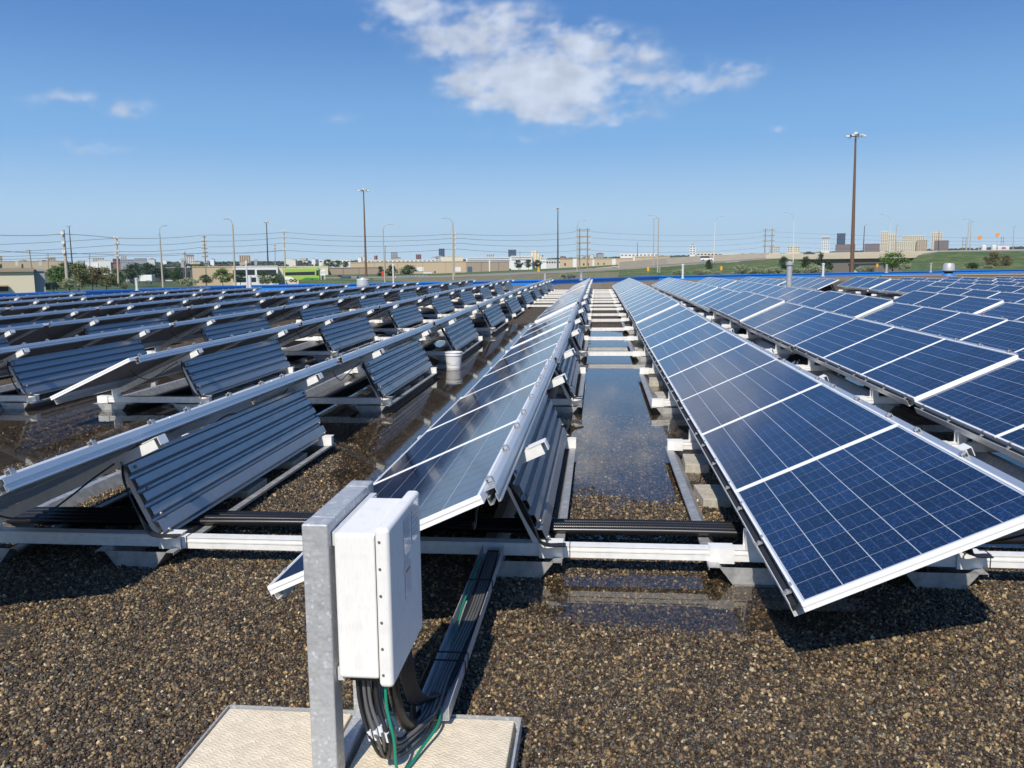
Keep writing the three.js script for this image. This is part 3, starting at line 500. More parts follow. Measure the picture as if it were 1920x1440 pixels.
const onRoof = (u, v, fy = 0) => { let D = 40; for (let i = 0; i < 30; i++) { const r = ray(u, v); const h = CAM_H - rise(-D * Math.cos(Math.atan2(r.x, -r.z))) - fy; D = h / (-r.y / Math.hypot(r.x, r.z)); } return at(u, v, Math.min(D, 110)); };
function pipe(u, vb, vt, rPx, D, m, name, label, cat, cap) {
  const b = at(u, vb, D), k = D / F, h = (vb - vt) * k, r = rPx * k, t = root(name, [b.x, b.y, b.z]);
  mesh('pipe', cyl(r, r, h, 0, 0, 0, 18), m, t); mesh('flashing', cyl(r * 1.9, r * 1.1, h * 0.1, 0, -0.02, 0, 18), M.galv, t);
  if (cap) mesh('cap', merge([cyl(r * 1.35, r * 1.35, h * 0.1, 0, h * 1.0, 0, 18), cyl(r * 1.35, r * 0.3, h * 0.05, 0, h * 1.1, 0, 18)]), m, t);
  return tag(t, label, cat);
}
pipe(1479, 545, 500, 5, 37, M.galv, 'vent_pipe', 'tall grey vent pipe with a cap rising in the gap among the right panels', 'vent pipe', true);
pipe(257, 544, 526, 2.1, 47, M.alu, 'vent_pipe', 'grey vent pipe by the far left parapet in front of the white trailer', 'vent pipe', true);
pipe(464, 540, 498, 1.5, 53, M.alu, 'vent_pipe', 'thin white vent pipe left of a shorter grey stub by the parapet', 'vent pipe', true);
pipe(469, 540, 519, 3, 52, M.alu, 'vent_pipe', 'short grey vent stub beside a thin white pipe', 'vent pipe');
pipe(738, 538, 501, 1.5, 54, M.alu, 'vent_pipe', 'slim white vent pipe right of the large white drum', 'vent pipe', true);
pipe(1090, 525, 513, 2.6, 64, M.galv, 'vent_pipe', 'short grey stub pipe at the end of the glossy left row', 'vent pipe', true);
pipe(1022, 530, 513, 2.2, 58, M.galv, 'vent_pipe', 'small grey pipe near the end of the gravel aisle', 'vent pipe');
pipe(1280, 522, 499, 2, 76, M.alu, 'vent_pipe', 'thin pale vent pipe against the grass slope before the road', 'vent pipe', true);
pipe(1543, 518, 498, 2, 84, M.alu, 'vent_pipe', 'thin pale vent pipe in front of the bridge bushes', 'vent pipe', true);
pipe(1662, 511, 499, 1.8, 84, M.galv, 'vent_pipe', 'small pipe on the bare roof strip below the round green tree', 'vent pipe', true);
pipe(1745, 510, 497, 1.4, 88, M.galv, 'vent_pipe', 'small pipe left of the ventilator with a blue base', 'vent pipe', true);
{
  const D = 46, b = at(681, 543, D), k = D / F, t = root('exhaust_fan', [b.x, b.y, b.z]), wm = mat([0.66, 0.68, 0.7], 0.4, 0.3);
  mesh('drum', new THREE.LatheGeometry([[0.0, 0], [10.5 * k, 0], [10.5 * k, 2 * k], [11.5 * k, 3 * k], [11.3 * k, 17.5 * k], [11.8 * k, 18 * k], [11.6 * k, 19 * k], [9 * k, 20 * k], [0, 20.3 * k]].map(([x, y]) => new THREE.Vector2(x, y)), 30), wm, t);
  mesh('motor_cover', cyl(5 * k, 4.4 * k, 1.2 * k, 0, 20 * k, 0, 20), wm, t); mesh('band', new THREE.TorusGeometry(11.6 * k, 0.35 * k, 8, 30).rotateX(Math.PI / 2).translate(0, 8 * k, 0), M.galv, t); mesh('curb', bx(20 * k, 3 * k, 20 * k, 0, -1 * k, 0), M.galv, t);
  tag(t, 'large white exhaust fan drum on the roof among the left rows', 'roof fan');
  const D2 = 72, c = at(1778, 517, D2), q = D2 / F, s = root('roof_ventilator', [c.x, c.y, c.z]);
  mesh('base', merge([cyl(10.5 * q, 8 * q, 4 * q, 0, -0.5 * q, 0, 20)]), mat([0.03, 0.2, 0.6], 0.5), s); mesh('neck', cyl(6.6 * q, 6.6 * q, 4 * q, 0, 3 * q, 0, 20), M.dark, s); mesh('hood', new THREE.LatheGeometry([[0, 7 * q], [9 * q, 7 * q], [9.4 * q, 9 * q], [8.4 * q, 19 * q], [6 * q, 20.6 * q], [0, 21 * q]].map(([x, y]) => new THREE.Vector2(x, y)), 26), mat([0.62, 0.62, 0.6], 0.35, 0.4), s);
  tag(s, 'round grey roof ventilator on a bright blue base at the right', 'ventilator');
}

// ---------------------------------------------------------------- land around the building
const gl = (D) => D < 140 ? -5.2 : D < 420 ? lerp(-5.2, -4.2, (D - 140) / 280) : D < 800 ? lerp(-4.2, -1, (D - 420) / 380) : D < 1600 ? lerp(-1, 9, (D - 800) / 800) : lerp(9, 20, Math.min(1, (D - 1600) / 1600));
const landY = (x, z) => { const D = Math.hypot(x, z), az = Math.atan2(x, -z); return gl(D) + Math.max(0, az + 0.1) * sstep(500, 2500, D) * 0.012 * D; };
{
  const pos = [], uv = [], idx = [], A = 96, R = [30, 60, 90, 130, 180, 240, 300, 400, 520, 700, 900, 1200, 1600, 2200, 3000, 4200, 6000];
  for (const D of R) for (let i = 0; i <= A; i++) { const a = i / A * Math.PI * 2, x = Math.sin(a) * D, z = -Math.cos(a) * D; pos.push(x, landY(x, z) - (D < 40 ? 1 : 0), z); uv.push(x / 60, z / 60); }
  for (let j = 0; j + 1 < R.length; j++) for (let i = 0; i < A; i++) { const a = j * (A + 1) + i, b = a + A + 1; idx.push(a, a + 1, b, b, a + 1, b + 1); }
  const g = new THREE.BufferGeometry(); g.setAttribute('position', new THREE.Float32BufferAttribute(pos, 3)); g.setAttribute('uv', new THREE.Float32BufferAttribute(uv, 2)); g.setIndex(idx); g.computeVertexNormals();
  const gt = pix(512, 512, (u, v) => { const a = n16(u, v), b = n64(u, v), k = 0.8 + 0.5 * (n200(u, v) - 0.5); const dry = sstep(0.5, 0.75, a * 0.6 + b * 0.4); return [lerp(0.05, 0.17, dry) * k, lerp(0.1, 0.145, dry) * k, lerp(0.022, 0.07, dry) * k]; }, true);
  tag(mesh('ground', g, mat([1, 1, 1], 0.95, 0, { map: gt })), 'green and dry grassy land stretching from the building to the horizon', 'ground', null, 'structure');
}
// a strip of surface through surveyed points: rows of [u, v, D]
function sheet(name, rows, m, label, cat, uvs = 6) {
  const pos = [], uv = [], idx = [], n = rows[0].length;
  for (const r of rows) for (const p of r) { const q = at(...p); pos.push(q.x, q.y, q.z); uv.push(q.x / uvs, (q.z + 2.5 * q.y) / uvs); }
  for (let j = 0; j + 1 < rows.length; j++) for (let i = 0; i + 1 < n; i++) { const a = j * n + i, b = a + n; idx.push(a, b, a + 1, b, b + 1, a + 1); }
  const g = new THREE.BufferGeometry(); g.setAttribute('position', new THREE.Float32BufferAttribute(pos, 3)); g.setAttribute('uv', new THREE.Float32BufferAttribute(uv, 2)); g.setIndex(idx); g.computeVertexNormals();
  return tag(mesh(name, g, m), label, cat, null, 'structure');
}
const grassT = pix(1024, 1024, (u, v) => { const k = 0.6 + 0.55 * n64(u, v) + 0.7 * (n200(u, v) - 0.5) + 0.3 * (n16(u, v) - 0.5), y = sstep(0.4, 0.85, 0.5 * n16(u, v) + 0.3 * n64(u, v) + 0.3 * n5(u, v)); return [lerp(0.065, 0.16, y) * k, lerp(0.125, 0.165, y) * k, lerp(0.018, 0.045, y) * k]; }, true);
const strawT = pix(512, 512, (u, v) => { const k = 0.6 + 0.6 * n64(u, v * 0.3) + 0.5 * (n200(u, v * 0.3) - 0.5), y = n16(u, v); return [lerp(0.12, 0.3, y) * k, lerp(0.13, 0.24, y) * k, lerp(0.05, 0.13, y) * k]; }, true);
const mGrass = mat([1, 1, 1], 0.95, 0, { map: grassT }), mStraw = mat([1, 1, 1], 0.95, 0, { map: strawT });
const mRoad = mat([0.3, 0.27, 0.23], 0.9, 0, { map: pix(256, 256, (u, v) => 0.85 + 0.3 * (n64(u, v) - 0.5), true) }), mConc = mat([1, 1, 1], 0.85, 0, { map: pix(256, 256, (u, v) => { const a = 0.5 + 0.1 * (n16(u, v) - 0.5) + 0.08 * (n64(u, v) - 0.5) - 0.08 * Math.max(0, n64(u * 2 % 1, v * 0.1) - 0.6); return [a, a * 0.88, a * 0.68]; }, true) });
// ramp road climbing to the bridge: near grass foot, road near edge, road far edge
const US = [560, 700, 830, 960, 1080, 1200, 1320, 1440, 1470], nearV = [523, 521, 519, 515.5, 510, 503, 495, 486, 484], dn = [215, 220, 225, 232, 245, 262, 285, 310, 318];
sheet('ramp_road', [US.map((u, i) => [u, nearV[i], dn[i]]), US.map((u, i) => [u, nearV[i] - (i < 3 ? 2.5 : 4.4), dn[i] + 26])], mRoad, 'pale ramp road climbing toward the highway bridge', 'road', 8);
sheet('embankment', [[...US.map((u, i) => [u, 545 - i * 2.6, 128]), [1560, 524, 128]], [...US.map((u, i) => [u, lerp(nearV[i], 530, 0.5), 180 + i * 4]), [1560, 505, 240]], [...US.map((u, i) => [u, nearV[i] + 0.3, dn[i] - 0.5]), [1560, 498, 300]]], mGrass, 'green grass slope below the ramp road', 'embankment', 45);
sheet('dry_verge', [[700, 800, 900, 1000, 1090, 1160].map((u) => [u, 535 - (u - 700) * 0.018, 150]), [700, 800, 900, 1000, 1090, 1160].map((u, i) => [u, [521.5, 520, 517.5, 514.5, 512, 510][i], 205])], mStraw, 'strip of dry yellow weeds along the road behind the parapet', 'verge', 8);
sheet('median_grass', [[560, 700, 830, 960, 1080, 1160].map((u, i) => [u, nearV[i] - (i < 3 ? 2.4 : 4.3), dn[i] + 26.5]), [560, 700, 830, 960, 1080, 1160].map((u, i) => [u, nearV[i] - [7, 7, 6.5, 8.5, 9, 7][i], dn[i] + 120])], mGrass, 'narrow band of mown grass between the ramp road and the tan buildings', 'grass strip', 8);
sheet('highway_bank', [[1690, 1750, 1830, 1920, 2050, 2200].map((u, i) => [u, 516, 150]), [1690, 1750, 1830, 1920, 2050, 2200].map((u) => [u, 503, 205]), [1722, 1760, 1830, 1920, 2050, 2200].map((u, i) => [u, [479, 472.5, 471.5, 470.5, 468, 466][i], 300])], mGrass, 'tall green grass bank carrying the highway at the right', 'embankment', 45);
sheet('highway_top', [[1722, 1760, 1830, 1920, 2050, 2200].map((u, i) => [u, [479, 472.5, 471.5, 470.5, 468, 466][i], 300]), [1722, 1760, 1830, 1920, 2050, 2200].map((u, i) => [u, [476, 470.8, 469.8, 468.8, 466.3, 464.3][i], 340])], mRoad, 'highway surface on top of the grass bank', 'road', 8);
// concrete barrier along the ramp and over the bridge
{
  const pts = [[1160, 498, 268], [1250, 489.5, 290], [1340, 484, 310], [1440, 479.5, 330], [1560, 477.5, 332], [1720, 475, 335], [1800, 473.5, 340], [1960, 471, 345]];
  const t = root('road_barrier', [0, 0, 0]);
  for (let i = 0; i + 1 < pts.length; i++) { const [u, v, D] = pts[i], [u2, v2, D2] = pts[i + 1], hh = i < 3 ? 2.1 : 1.5, a = at(u, v, D), b = at(u2, v2, D2); mesh('barrier_section', bar([a.x, a.y, a.z], [b.x, b.y, b.z], 0.4, hh), mConc, t); }
  tag(t, 'long tan concrete barrier along the ramp and bridge', 'barrier');
  const br = root('highway_bridge', [0, 0, 0]);
  const seg = (u1, v1, u2, v2, D, w, h, nm, m) => { const a = at(u1, v1, D), b = at(u2, v2, D); mesh(nm, bar([a.x, a.y, a.z], [b.x, b.y, b.z], w, h), m, br); };
  seg(1436, 482.5, 1728, 478.5, 318, 1.0, 1.7, 'parapet', mConc); seg(1440, 487, 1724, 483, 324, 12, 0.7, 'deck', mConc);
  for (const o of [0, 4, 8]) seg(1452, 491.5, 1708, 486.6, 320 + o, 0.7, 1.5, 'girder', mat([0.34, 0.29, 0.23], 0.9));
  seg(1590, 496.5, 1663, 495, 321, 1.4, 0.7, 'pier_cap', mConc);
  const pb = at(1601, 512, 322); mesh('pier', bx(2.4, 3.2, 3, pb.x, pb.y + 1.6, pb.z), mConc, br); const pb2 = at(1601, 512, 330); mesh('pier', bx(2.4, 3.2, 3, pb2.x, pb2.y + 1.6, pb2.z), mConc, br);
  const sh = new THREE.Shape([[0, 0], [3.2, 0], [6.6, 4.4], [3.4, 4.4]].map(([x, y]) => new THREE.Vector2(x, y))); const ab = at(1696, 505, 318);
  mesh('abutment', new THREE.ExtrudeGeometry(sh, { depth: 3, bevelEnabled: false }).translate(ab.x, ab.y, ab.z - 3), mConc, br);
  const bk = at(1560, 509, 360); mesh('abutment', bx(62, 5.4, 1, bk.x, bk.y + 1.4, bk.z), mat([0.16, 0.14, 0.12], 0.9), br);
  tag(br, 'tan concrete highway overpass with girders on a square pier', 'bridge');
}

// ---------------------------------------------------------------- vegetation
function leafGeo(n, clumps, s, shapeFn, sd) {
  seed = sd; const pos = [], nor = [], uv = [], C = [];
  for (let i = 0; i < clumps; i++) C.push(shapeFn());
  for (let i = 0; i < n; i++) {
    const c = C[i % clumps], r = c[3] * Math.pow(rnd(), 0.45), a = rnd() * 6.283, b = Math.acos(2 * rnd() - 1), d = V(Math.sin(b) * Math.cos(a), Math.cos(b) * 0.8, Math.sin(b) * Math.sin(a));
    const p = V(c[0], c[1], c[2]).addScaledVector(d, r), q = new THREE.Quaternion().setFromEuler(new THREE.Euler(rnd() * 6.3, rnd() * 6.3, rnd() * 6.3)), k = s * rr(0.6, 1.35);
    const e = [[-0.5, 0, 0], [0, 0.08, -0.32], [0.5, 0, 0], [0, 0.08, 0.32]].map((v) => V(...v).multiplyScalar(k).applyQuaternion(q).add(p));
    const N = e[1].clone().sub(e[0]).cross(e[2].clone().sub(e[0])).normalize();
    for (const t of [0, 1, 2, 0, 2, 3]) { pos.push(e[t].x, e[t].y, e[t].z); nor.push(N.x, N.y, N.z); uv.push(t & 1, t >> 1); }
  }
  const g = new THREE.BufferGeometry(); g.setAttribute('position', new THREE.Float32BufferAttribute(pos, 3)); g.setAttribute('normal', new THREE.Float32BufferAttribute(nor, 3)); g.setAttribute('uv', new THREE.Float32BufferAttribute(uv, 2)); return g;
}
const roundish = () => { const a = rnd() * 6.283, h = rnd(), r = Math.sin(Math.PI * (0.18 + 0.74 * h)) * 0.4 * Math.sqrt(rnd()); return [Math.cos(a) * r, 0.2 + 0.7 * h, Math.sin(a) * r, 0.1 + 0.09 * rnd()]; };
const bushy = () => { const a = rnd() * 6.283, r = 0.42 * Math.sqrt(rnd()); return [Math.cos(a) * r, 0.15 + 0.62 * rnd() * (1 - r), Math.sin(a) * r, 0.13 + 0.08 * rnd()]; };
const spiky = () => { const h = rnd(), a = rnd() * 6.283, r = (1 - h) * 0.36 * (0.55 + 0.45 * rnd()); return [Math.cos(a) * r, 0.05 + 0.93 * h, Math.sin(a) * r, 0.045 + 0.05 * (1 - h)]; };
const crowns = { round: [1, 2, 3].map((s) => leafGeo(2600, 46, 0.055, roundish, 50 + s)), bush: [1, 2, 3].map((s) => leafGeo(2400, 34, 0.06, bushy, 80 + s)), spruce: [1, 2].map((s) => leafGeo(3000, 110, 0.04, spiky, 110 + s)) };
const limbs = merge([rod([0, -0.1, 0], [0.01, 0.45, 0], 0.03, 0.018, 7), rod([0.01, 0.42, 0], [0.03, 0.85, 0.01], 0.018, 0.005, 6), rod([0, 0.3, 0], [0.2, 0.6, 0.05], 0.012, 0.004, 5), rod([0, 0.34, 0], [-0.19, 0.66, -0.06], 0.012, 0.004, 5), rod([0, 0.38, 0], [0.04, 0.62, 0.2], 0.01, 0.003, 5), rod([0, 0.28, 0], [-0.06, 0.52, -0.2], 0.01, 0.003, 5)]);
const leaf = (r, g, b) => mat([r, g, b], 0.8, 0);
const LM = { dark: leaf(0.055, 0.11, 0.03), deep: leaf(0.035, 0.065, 0.026), mid: leaf(0.085, 0.15, 0.035), bright: leaf(0.115, 0.21, 0.03), pale: leaf(0.3, 0.33, 0.2), olive: leaf(0.17, 0.18, 0.075), brown: leaf(0.15, 0.125, 0.06), blue: leaf(0.06, 0.095, 0.07) };
const bark = mat([0.09, 0.07, 0.05], 0.9);
let tn = 0;
function tree(kind, m, u0, u1, vt, vb, D, label, cat = 'tree', depthK = 1) {
  const a = at((u0 + u1) / 2, vb, D), k = D / F, w = (u1 - u0) * k, h = (vb - vt) * k, t = root(cat === 'bush' ? 'bush' : kind === 'spruce' ? 'spruce_tree' : 'tree', [a.x, a.y, a.z], tn * 1.7), L = crowns[kind];
  const c = mesh('crown', L[tn++ % L.length], LM[m], t); c.scale.set(w, h * 1.06, w * depthK); const s = mesh('trunk', limbs, bark, t); s.scale.set(h * 0.8, h, h * 0.8);
  return tag(t, label, cat);
}
tree('spruce', 'blue', 34, 58, 504, 542, 125, 'dark spruce in front of the cream building, left one of two'); tree('spruce', 'blue', 54, 76, 514, 543, 128, 'shorter dark spruce right of a taller spruce beside the cream building');
[['round', 'mid', 86, 128, 503, 540, 150, 'green tree just left of the leaning wooden pole'], ['round', 'olive', 124, 172, 500, 542, 160, 'olive tree behind the leaning wooden pole'], ['round', 'dark', 106, 150, 496, 530, 210, 'dark tree top behind the leaning wooden pole'],
  ['round', 'brown', 150, 198, 504, 543, 165, 'brownish tree left of the tall pole with crossarms'], ['round', 'olive', 178, 222, 506, 543, 170, 'rusty olive tree wrapped round the tall pole with crossarms'], ['round', 'mid', 132, 176, 498, 536, 240, 'green tree below the white roofs at the left'],
  ['round', 'dark', 205, 236, 508, 542, 175, 'small dark tree just right of the pole with crossarms'], ['round', 'deep', 232, 268, 498, 530, 330, 'dark tree above the cab of the white lorry'], ['round', 'deep', 262, 300, 497, 524, 420, 'dark tree above the white trailer'], ['round', 'deep', 284, 326, 502, 527, 430, 'dark tree in front of the flat black roof'],
  ['round', 'dark', 316, 352, 503, 530, 300, 'dark tree left of the thin wooden pole before the tan wall'], ['round', 'mid', 398, 438, 506, 534, 170, 'round green tree in front of the tan office'], ['round', 'dark', 372, 402, 516, 534, 180, 'low green tree beside the pole with many crossarms'], ['round', 'deep', 436, 466, 509, 532, 190, 'dark tree right of the arm lamp near the tan office'],
  ['round', 'dark', 480, 506, 510, 531, 200, 'dark green tree at the dark glass corner'], ['round', 'dark', 502, 530, 512, 531, 205, 'small dark tree left of the coach'], ['round', 'dark', 603, 628, 487, 504, 520, 'green tree in front of the far white warehouse, first of three'], ['round', 'dark', 620, 646, 489, 503, 525, 'green tree in front of the far white warehouse, middle of three'], ['round', 'dark', 640, 656, 490, 503, 530, 'green tree in front of the far white warehouse, last of three'],
  ['round', 'deep', 704, 726, 500, 522, 250, 'dark tree beside the red sign'], ['round', 'deep', 722, 748, 498, 522, 260, 'dark tree right of the red sign'], ['round', 'dark', 744, 786, 497, 519, 300, 'green tree against the long tan wall'], ['round', 'deep', 962, 982, 488, 505, 420, 'dark tree at the left below the cream silos'], ['round', 'deep', 980, 1002, 487, 504, 430, 'dark tree below the cream silos'], ['round', 'deep', 997, 1018, 487, 503, 440, 'dark tree right below the cream silos'],
  ['round', 'bright', 1646, 1702, 477, 508, 250, 'round bright green tree in front of the bridge abutment'], ['round', 'deep', 1458, 1480, 483, 508, 215, 'dark upright tree at the left end of the bridge'], ['round', 'deep', 1500, 1522, 482, 512, 210, 'dark upright tree below the dark car on the bridge'], ['round', 'deep', 1527, 1548, 477, 511, 205, 'tallest dark tree in front of the bridge girders'], ['round', 'deep', 1543, 1562, 490, 512, 208, 'dark tree right of the tallest one before the girders'],
  ['round', 'deep', 1321, 1337, 487, 512, 235, 'dark tree below the white car on the ramp'], ['round', 'brown', 1846, 1876, 477, 503, 215, 'dark brownish tree on the grass bank'], ['round', 'brown', 1872, 1898, 483, 503, 216, 'smaller dark brownish tree right on the grass bank']].forEach((a) => tree(...a));
[['bush', 'pale', 82, 118, 524, 545, 130, 'pale silvery bush in front of the leaning wooden pole'], ['bush', 'pale', 114, 148, 519, 545, 128, 'pale silvery bush right behind the leaning wooden pole'], ['bush', 'pale', 336, 372, 516, 537, 150, 'pale silvery bush left of the pole with many crossarms'], ['bush', 'olive', 226, 240, 530, 543, 140, 'small dark bush at the parapet by the trailer'],
  ['bush', 'pale', 1258, 1292, 503, 516, 180, 'pale bush on the slope left of the yellow sign'], ['bush', 'pale', 1300, 1334, 502, 516, 178, 'pale bush right of the yellow sign'], ['bush', 'pale', 1338, 1352, 506, 516, 176, 'tiny pale bush at the slope foot'], ['bush', 'pale', 1372, 1408, 493, 516, 172, 'tall pale bush on the grass slope'], ['bush', 'pale', 1404, 1444, 497, 516, 170, 'pale bush left of the first dark tree'], ['bush', 'pale', 1438, 1470, 496, 516, 168, 'pale bush under the first dark tree'],
  ['bush', 'pale', 1474, 1506, 499, 516, 166, 'pale bush between two dark trees'], ['bush', 'pale', 1506, 1546, 490, 516, 165, 'large pale bush before the dark trees'], ['bush', 'pale', 1546, 1562, 503, 514, 170, 'low pale bush beneath the girder end'], ['bush', 'pale', 1604, 1622, 498, 512, 200, 'pale bush under the bridge'], ['bush', 'olive', 1618, 1638, 497, 512, 205, 'olive bush left of the round green tree'], ['bush', 'pale', 1684, 1708, 490, 508, 200, 'pale bush right of the round green tree'],
  ['bush', 'deep', 1812, 1834, 491, 505, 190, 'dark low bush at the foot of the grass bank'], ['bush', 'pale', 1844, 1862, 495, 504, 185, 'pale low bush at the foot of the grass bank'], ['bush', 'pale', 1048, 1082, 508, 524, 150, 'pale weedy bush by the parapet beyond the glossy row'], ['bush', 'olive', 486, 512, 518, 534, 160, 'green shrub below the dark glass building'], ['bush', 'dark', 508, 530, 516, 533, 158, 'green shrub left of the coach front'],
  ['bush', 'deep', 590, 604, 512, 528, 240, 'dark shrub behind the coach sign'], ['bush', 'deep', 632, 644, 513, 526, 245, 'dark shrub at the blue skips']].forEach((a) => tree(...a, 'bush'));
// far woods as one mass
{
  const g = leafGeo(120, 5, 0.3, () => { const a = rnd() * 6.283; return [Math.cos(a) * 0.3, 0.3 + 0.3 * rnd(), Math.sin(a) * 0.3, 0.3]; }, 333), n = 2200, im = new THREE.InstancedMesh(g, mat([0.09, 0.125, 0.075], 0.9), n), o = new THREE.Object3D(), c = new THREE.Color();
  seed = 2024;
  for (let i = 0; i < n; i++) { const u = rr(-60, 1990), D = 700 + 2300 * Math.pow(rnd(), 0.7), r = ray(u, 480), l = Math.hypot(r.x, r.z), x = r.x / l * D, z = r.z / l * D, s = rr(4.5, 9); o.position.set(x, landY(x, z) - 1, z); o.rotation.y = rnd() * 6; o.scale.set(s * rr(1, 2.2), s * 0.9, s * rr(1, 2)); o.updateMatrix(); im.setMatrixAt(i, o.matrix); const k = rr(0.6, 1.2); im.setColorAt(i, c.setRGB(k, k, k * rr(0.8, 1.2))); }
  im.name = 'distant_woods'; shade(im); scene.add(im); tag(im, 'far belt of tree tops reading as one dark line at the horizon', 'woods', null, 'stuff');
}

// ---------------------------------------------------------------- buildings beyond the roof
const glassM = mat([0.03, 0.035, 0.045], 0.15), paleGlass = mat([0.16, 0.2, 0.25], 0.2);
const W = { brownGlass: mat([0.13, 0.12, 0.11], 0.4), tan: mat([0.5, 0.4, 0.27], 0.85), tanDark: mat([0.33, 0.27, 0.2], 0.85), cream: mat([0.68, 0.61, 0.45], 0.8), white: mat([0.72, 0.72, 0.7], 0.7), grey: mat([0.32, 0.33, 0.35], 0.8), red: mat([0.26, 0.12, 0.09], 0.85), brown: mat([0.2, 0.13, 0.1], 0.85), blueglass: mat([0.1, 0.14, 0.2], 0.3, 0.2), dark: mat([0.06, 0.06, 0.065], 0.7), pale: mat([0.55, 0.55, 0.53], 0.8) };  // tower window glass has one even brown tone
// u0,u1,vt,vb,D: where its front stands; grid [columns, storeys] of windows; options
function bld(label, m, u0, u1, vt, vb, D, depth, grid, o = {}) {
  const a = at(u0, vb, D), b = at(u1, vb, D + (o.skew || 0)), w = a.distanceTo(b), k = D / F, h = (vb - vt) * k, mx = (a.x + b.x) / 2, mz = (a.z + b.z) / 2, turn = Math.atan2(-(b.z - a.z), b.x - a.x);
  const t = root(o.name || 'building', [mx, Math.min(a.y, b.y), mz], turn), under = 3 + D * 0.003;
  mesh('wall', bx(w, h + under, depth, 0, (h - under) / 2, -depth / 2), m, t);
  if (o.cap !== false) { const c = Math.max(0.25, h * 0.05); mesh('roof_edge', merge([bx(w + 0.3, c, 0.3, 0, h + c / 2 - 0.05, 0.02), bx(w + 0.3, c, 0.3, 0, h + c / 2 - 0.05, -depth), bx(0.3, c, depth - 0.3, -w / 2, h + c / 2 - 0.05, -depth / 2), bx(0.3, c, depth - 0.3, w / 2, h + c / 2 - 0.05, -depth / 2)]), o.capM || m, t); mesh('roof', bx(w - 0.4, 0.1, depth - 0.4, 0, h + 0.05, -depth / 2), o.roofM || W.pale, t); }
  if (grid) { const [nx, ny] = grid, ww = w / nx, hh = h / ny, g = bx(ww * (o.ww || 0.6), hh * (o.hh || 0.5), 0.16); for (let j = 0; j < ny; j++) for (let i = 0; i < nx; i++) { const q = mesh('window', g, o.gm || glassM, t); q.position.set(-w / 2 + (i + 0.5) * ww, (j + 0.52) * hh, 0.0); } }
  for (const [nm, x0, x1, y0, y1, mm, proud = 0.12] of o.extra || []) mesh(nm, bx((x1 - x0) * w, (y1 - y0) * h, 0.5, (-0.5 + (x0 + x1) / 2) * w, (y0 + y1) / 2 * h, proud - 0.25), mm, t);
  for (const [x, sx, sy, dz] of o.roofBoxes || []) mesh('roof_unit', bx(sx * w, sy * h, sx * w * 0.8, (x - 0.5) * w, h + sy * h / 2, -depth * dz), W.grey, t);
  return tag(t, label, 'building');
}
bld('cream low building with brown fascia cut off at the left edge', W.cream, -40, 66, 511, 545, 118, 12, null, { capM: W.tanDark, extra: [['fascia', 0, 1, 0.9, 0.99, W.tanDark, 0.3], ['door', 0.2, 0.52, 0, 0.22, W.dark, 0.1], ['canopy', 0.2, 0.53, 0.23, 0.27, W.brown, 0.6]] });
bld('grey side wing right of the cream low building', W.grey, 66, 86, 512.5, 543, 119, 10, null, {});
bld('long tan warehouse wall far at the left edge', W.tan, 4, 128, 490.5, 498, 800, 60, null, { extra: [['panel', 0.2, 0.24, 0, 1, W.cream], ['panel', 0.55, 0.6, 0, 0.9, W.pale]], roofBoxes: [[0.3, 0.03, 0.25, 0.3], [0.7, 0.04, 0.3, 0.5]] });
bld('small white shed with pitched look left of two white roofs', W.white, 138, 151, 493, 500, 560, 20);
bld('white shed in the middle of the left white roofs', W.white, 160, 184, 491.5, 500, 570, 30);
bld('white shed with tall gable right of the left white roofs', W.white, 185, 208, 489.5, 500, 560, 30);
bld('red brown block behind the pole with crossarms', W.red, 212, 226, 486.5, 496, 900, 30, [4, 2]);
bld('grey block with a pale band right of the red brown block', W.grey, 226, 252, 487.5, 494, 900, 30, [6, 2], { gm: paleGlass });
bld('low grey block far left before the white tower', W.grey, 252, 276, 485, 490, 1300, 30, [6, 2], { gm: paleGlass });
bld('white apartment slab with a brown top behind the thin wooden pole', W.white, 350, 365, 480, 494, 1150, 22, [4, 6], { capM: W.red, extra: [['crown_band', 0, 1, 0.86, 1, W.red]] });
bld('tan and brown banded apartment slab right of the arm lamp', W.tan, 449, 470, 480, 492, 1250, 24, [5, 5], { gm: W.brown, ww: 0.5, hh: 0.8 });
bld('small tan block at the far left under the mast', W.tan, 92, 105, 484, 492, 1500, 22, [4, 3]);
bld('small pinkish block left of the red brown block', W.pale, 174, 196, 484.5, 491, 1500, 26, [5, 2]);
bld('pinkish block behind the red brown block', W.pale, 227, 238, 481.5, 488, 1700, 26, [3, 3]);
bld('narrow tan block cut off at the left edge of the far skyline', W.tan, -6, 5, 482, 491, 1500, 24, [3, 4]);
bld('flat black roofed low building behind dark trees', W.dark, 292, 358, 504, 527, 440, 30, [10, 1], { gm: glassM, hh: 0.35, capM: W.grey });
bld('tan office wall between the thin pole and the round tree', W.tan, 362, 438, 502, 530, 330, 30, null, { roofBoxes: [[0.4, 0.06, 0.1, 0.5]] });
bld('white office with long dark window bands left of the coach', W.white, 438, 522, 501, 531, 320, 26, null, { extra: [['window_band', 0, 0.48, 0.52, 0.82, glassM], ['window_band', 0.53, 0.96, 0.5, 0.8, glassM], ['window_band', 0, 0.5, 0.1, 0.36, glassM]] });
bld('cream low building behind the coach', W.cream, 522, 616, 501, 530, 330, 26, null, { extra: [['panel', 0.1, 0.11, 0, 1, W.tanDark], ['panel', 0.35, 0.36, 0, 1, W.tanDark]] });
bld('dark taupe warehouse wall right of the coach', W.tanDark, 614, 712, 502, 516, 345, 30, null, { extra: [['panel_joint', 0.3, 0.305, 0, 1, W.dark], ['panel_joint', 0.6, 0.605, 0, 1, W.dark]] });  // wall in one even darker taupe
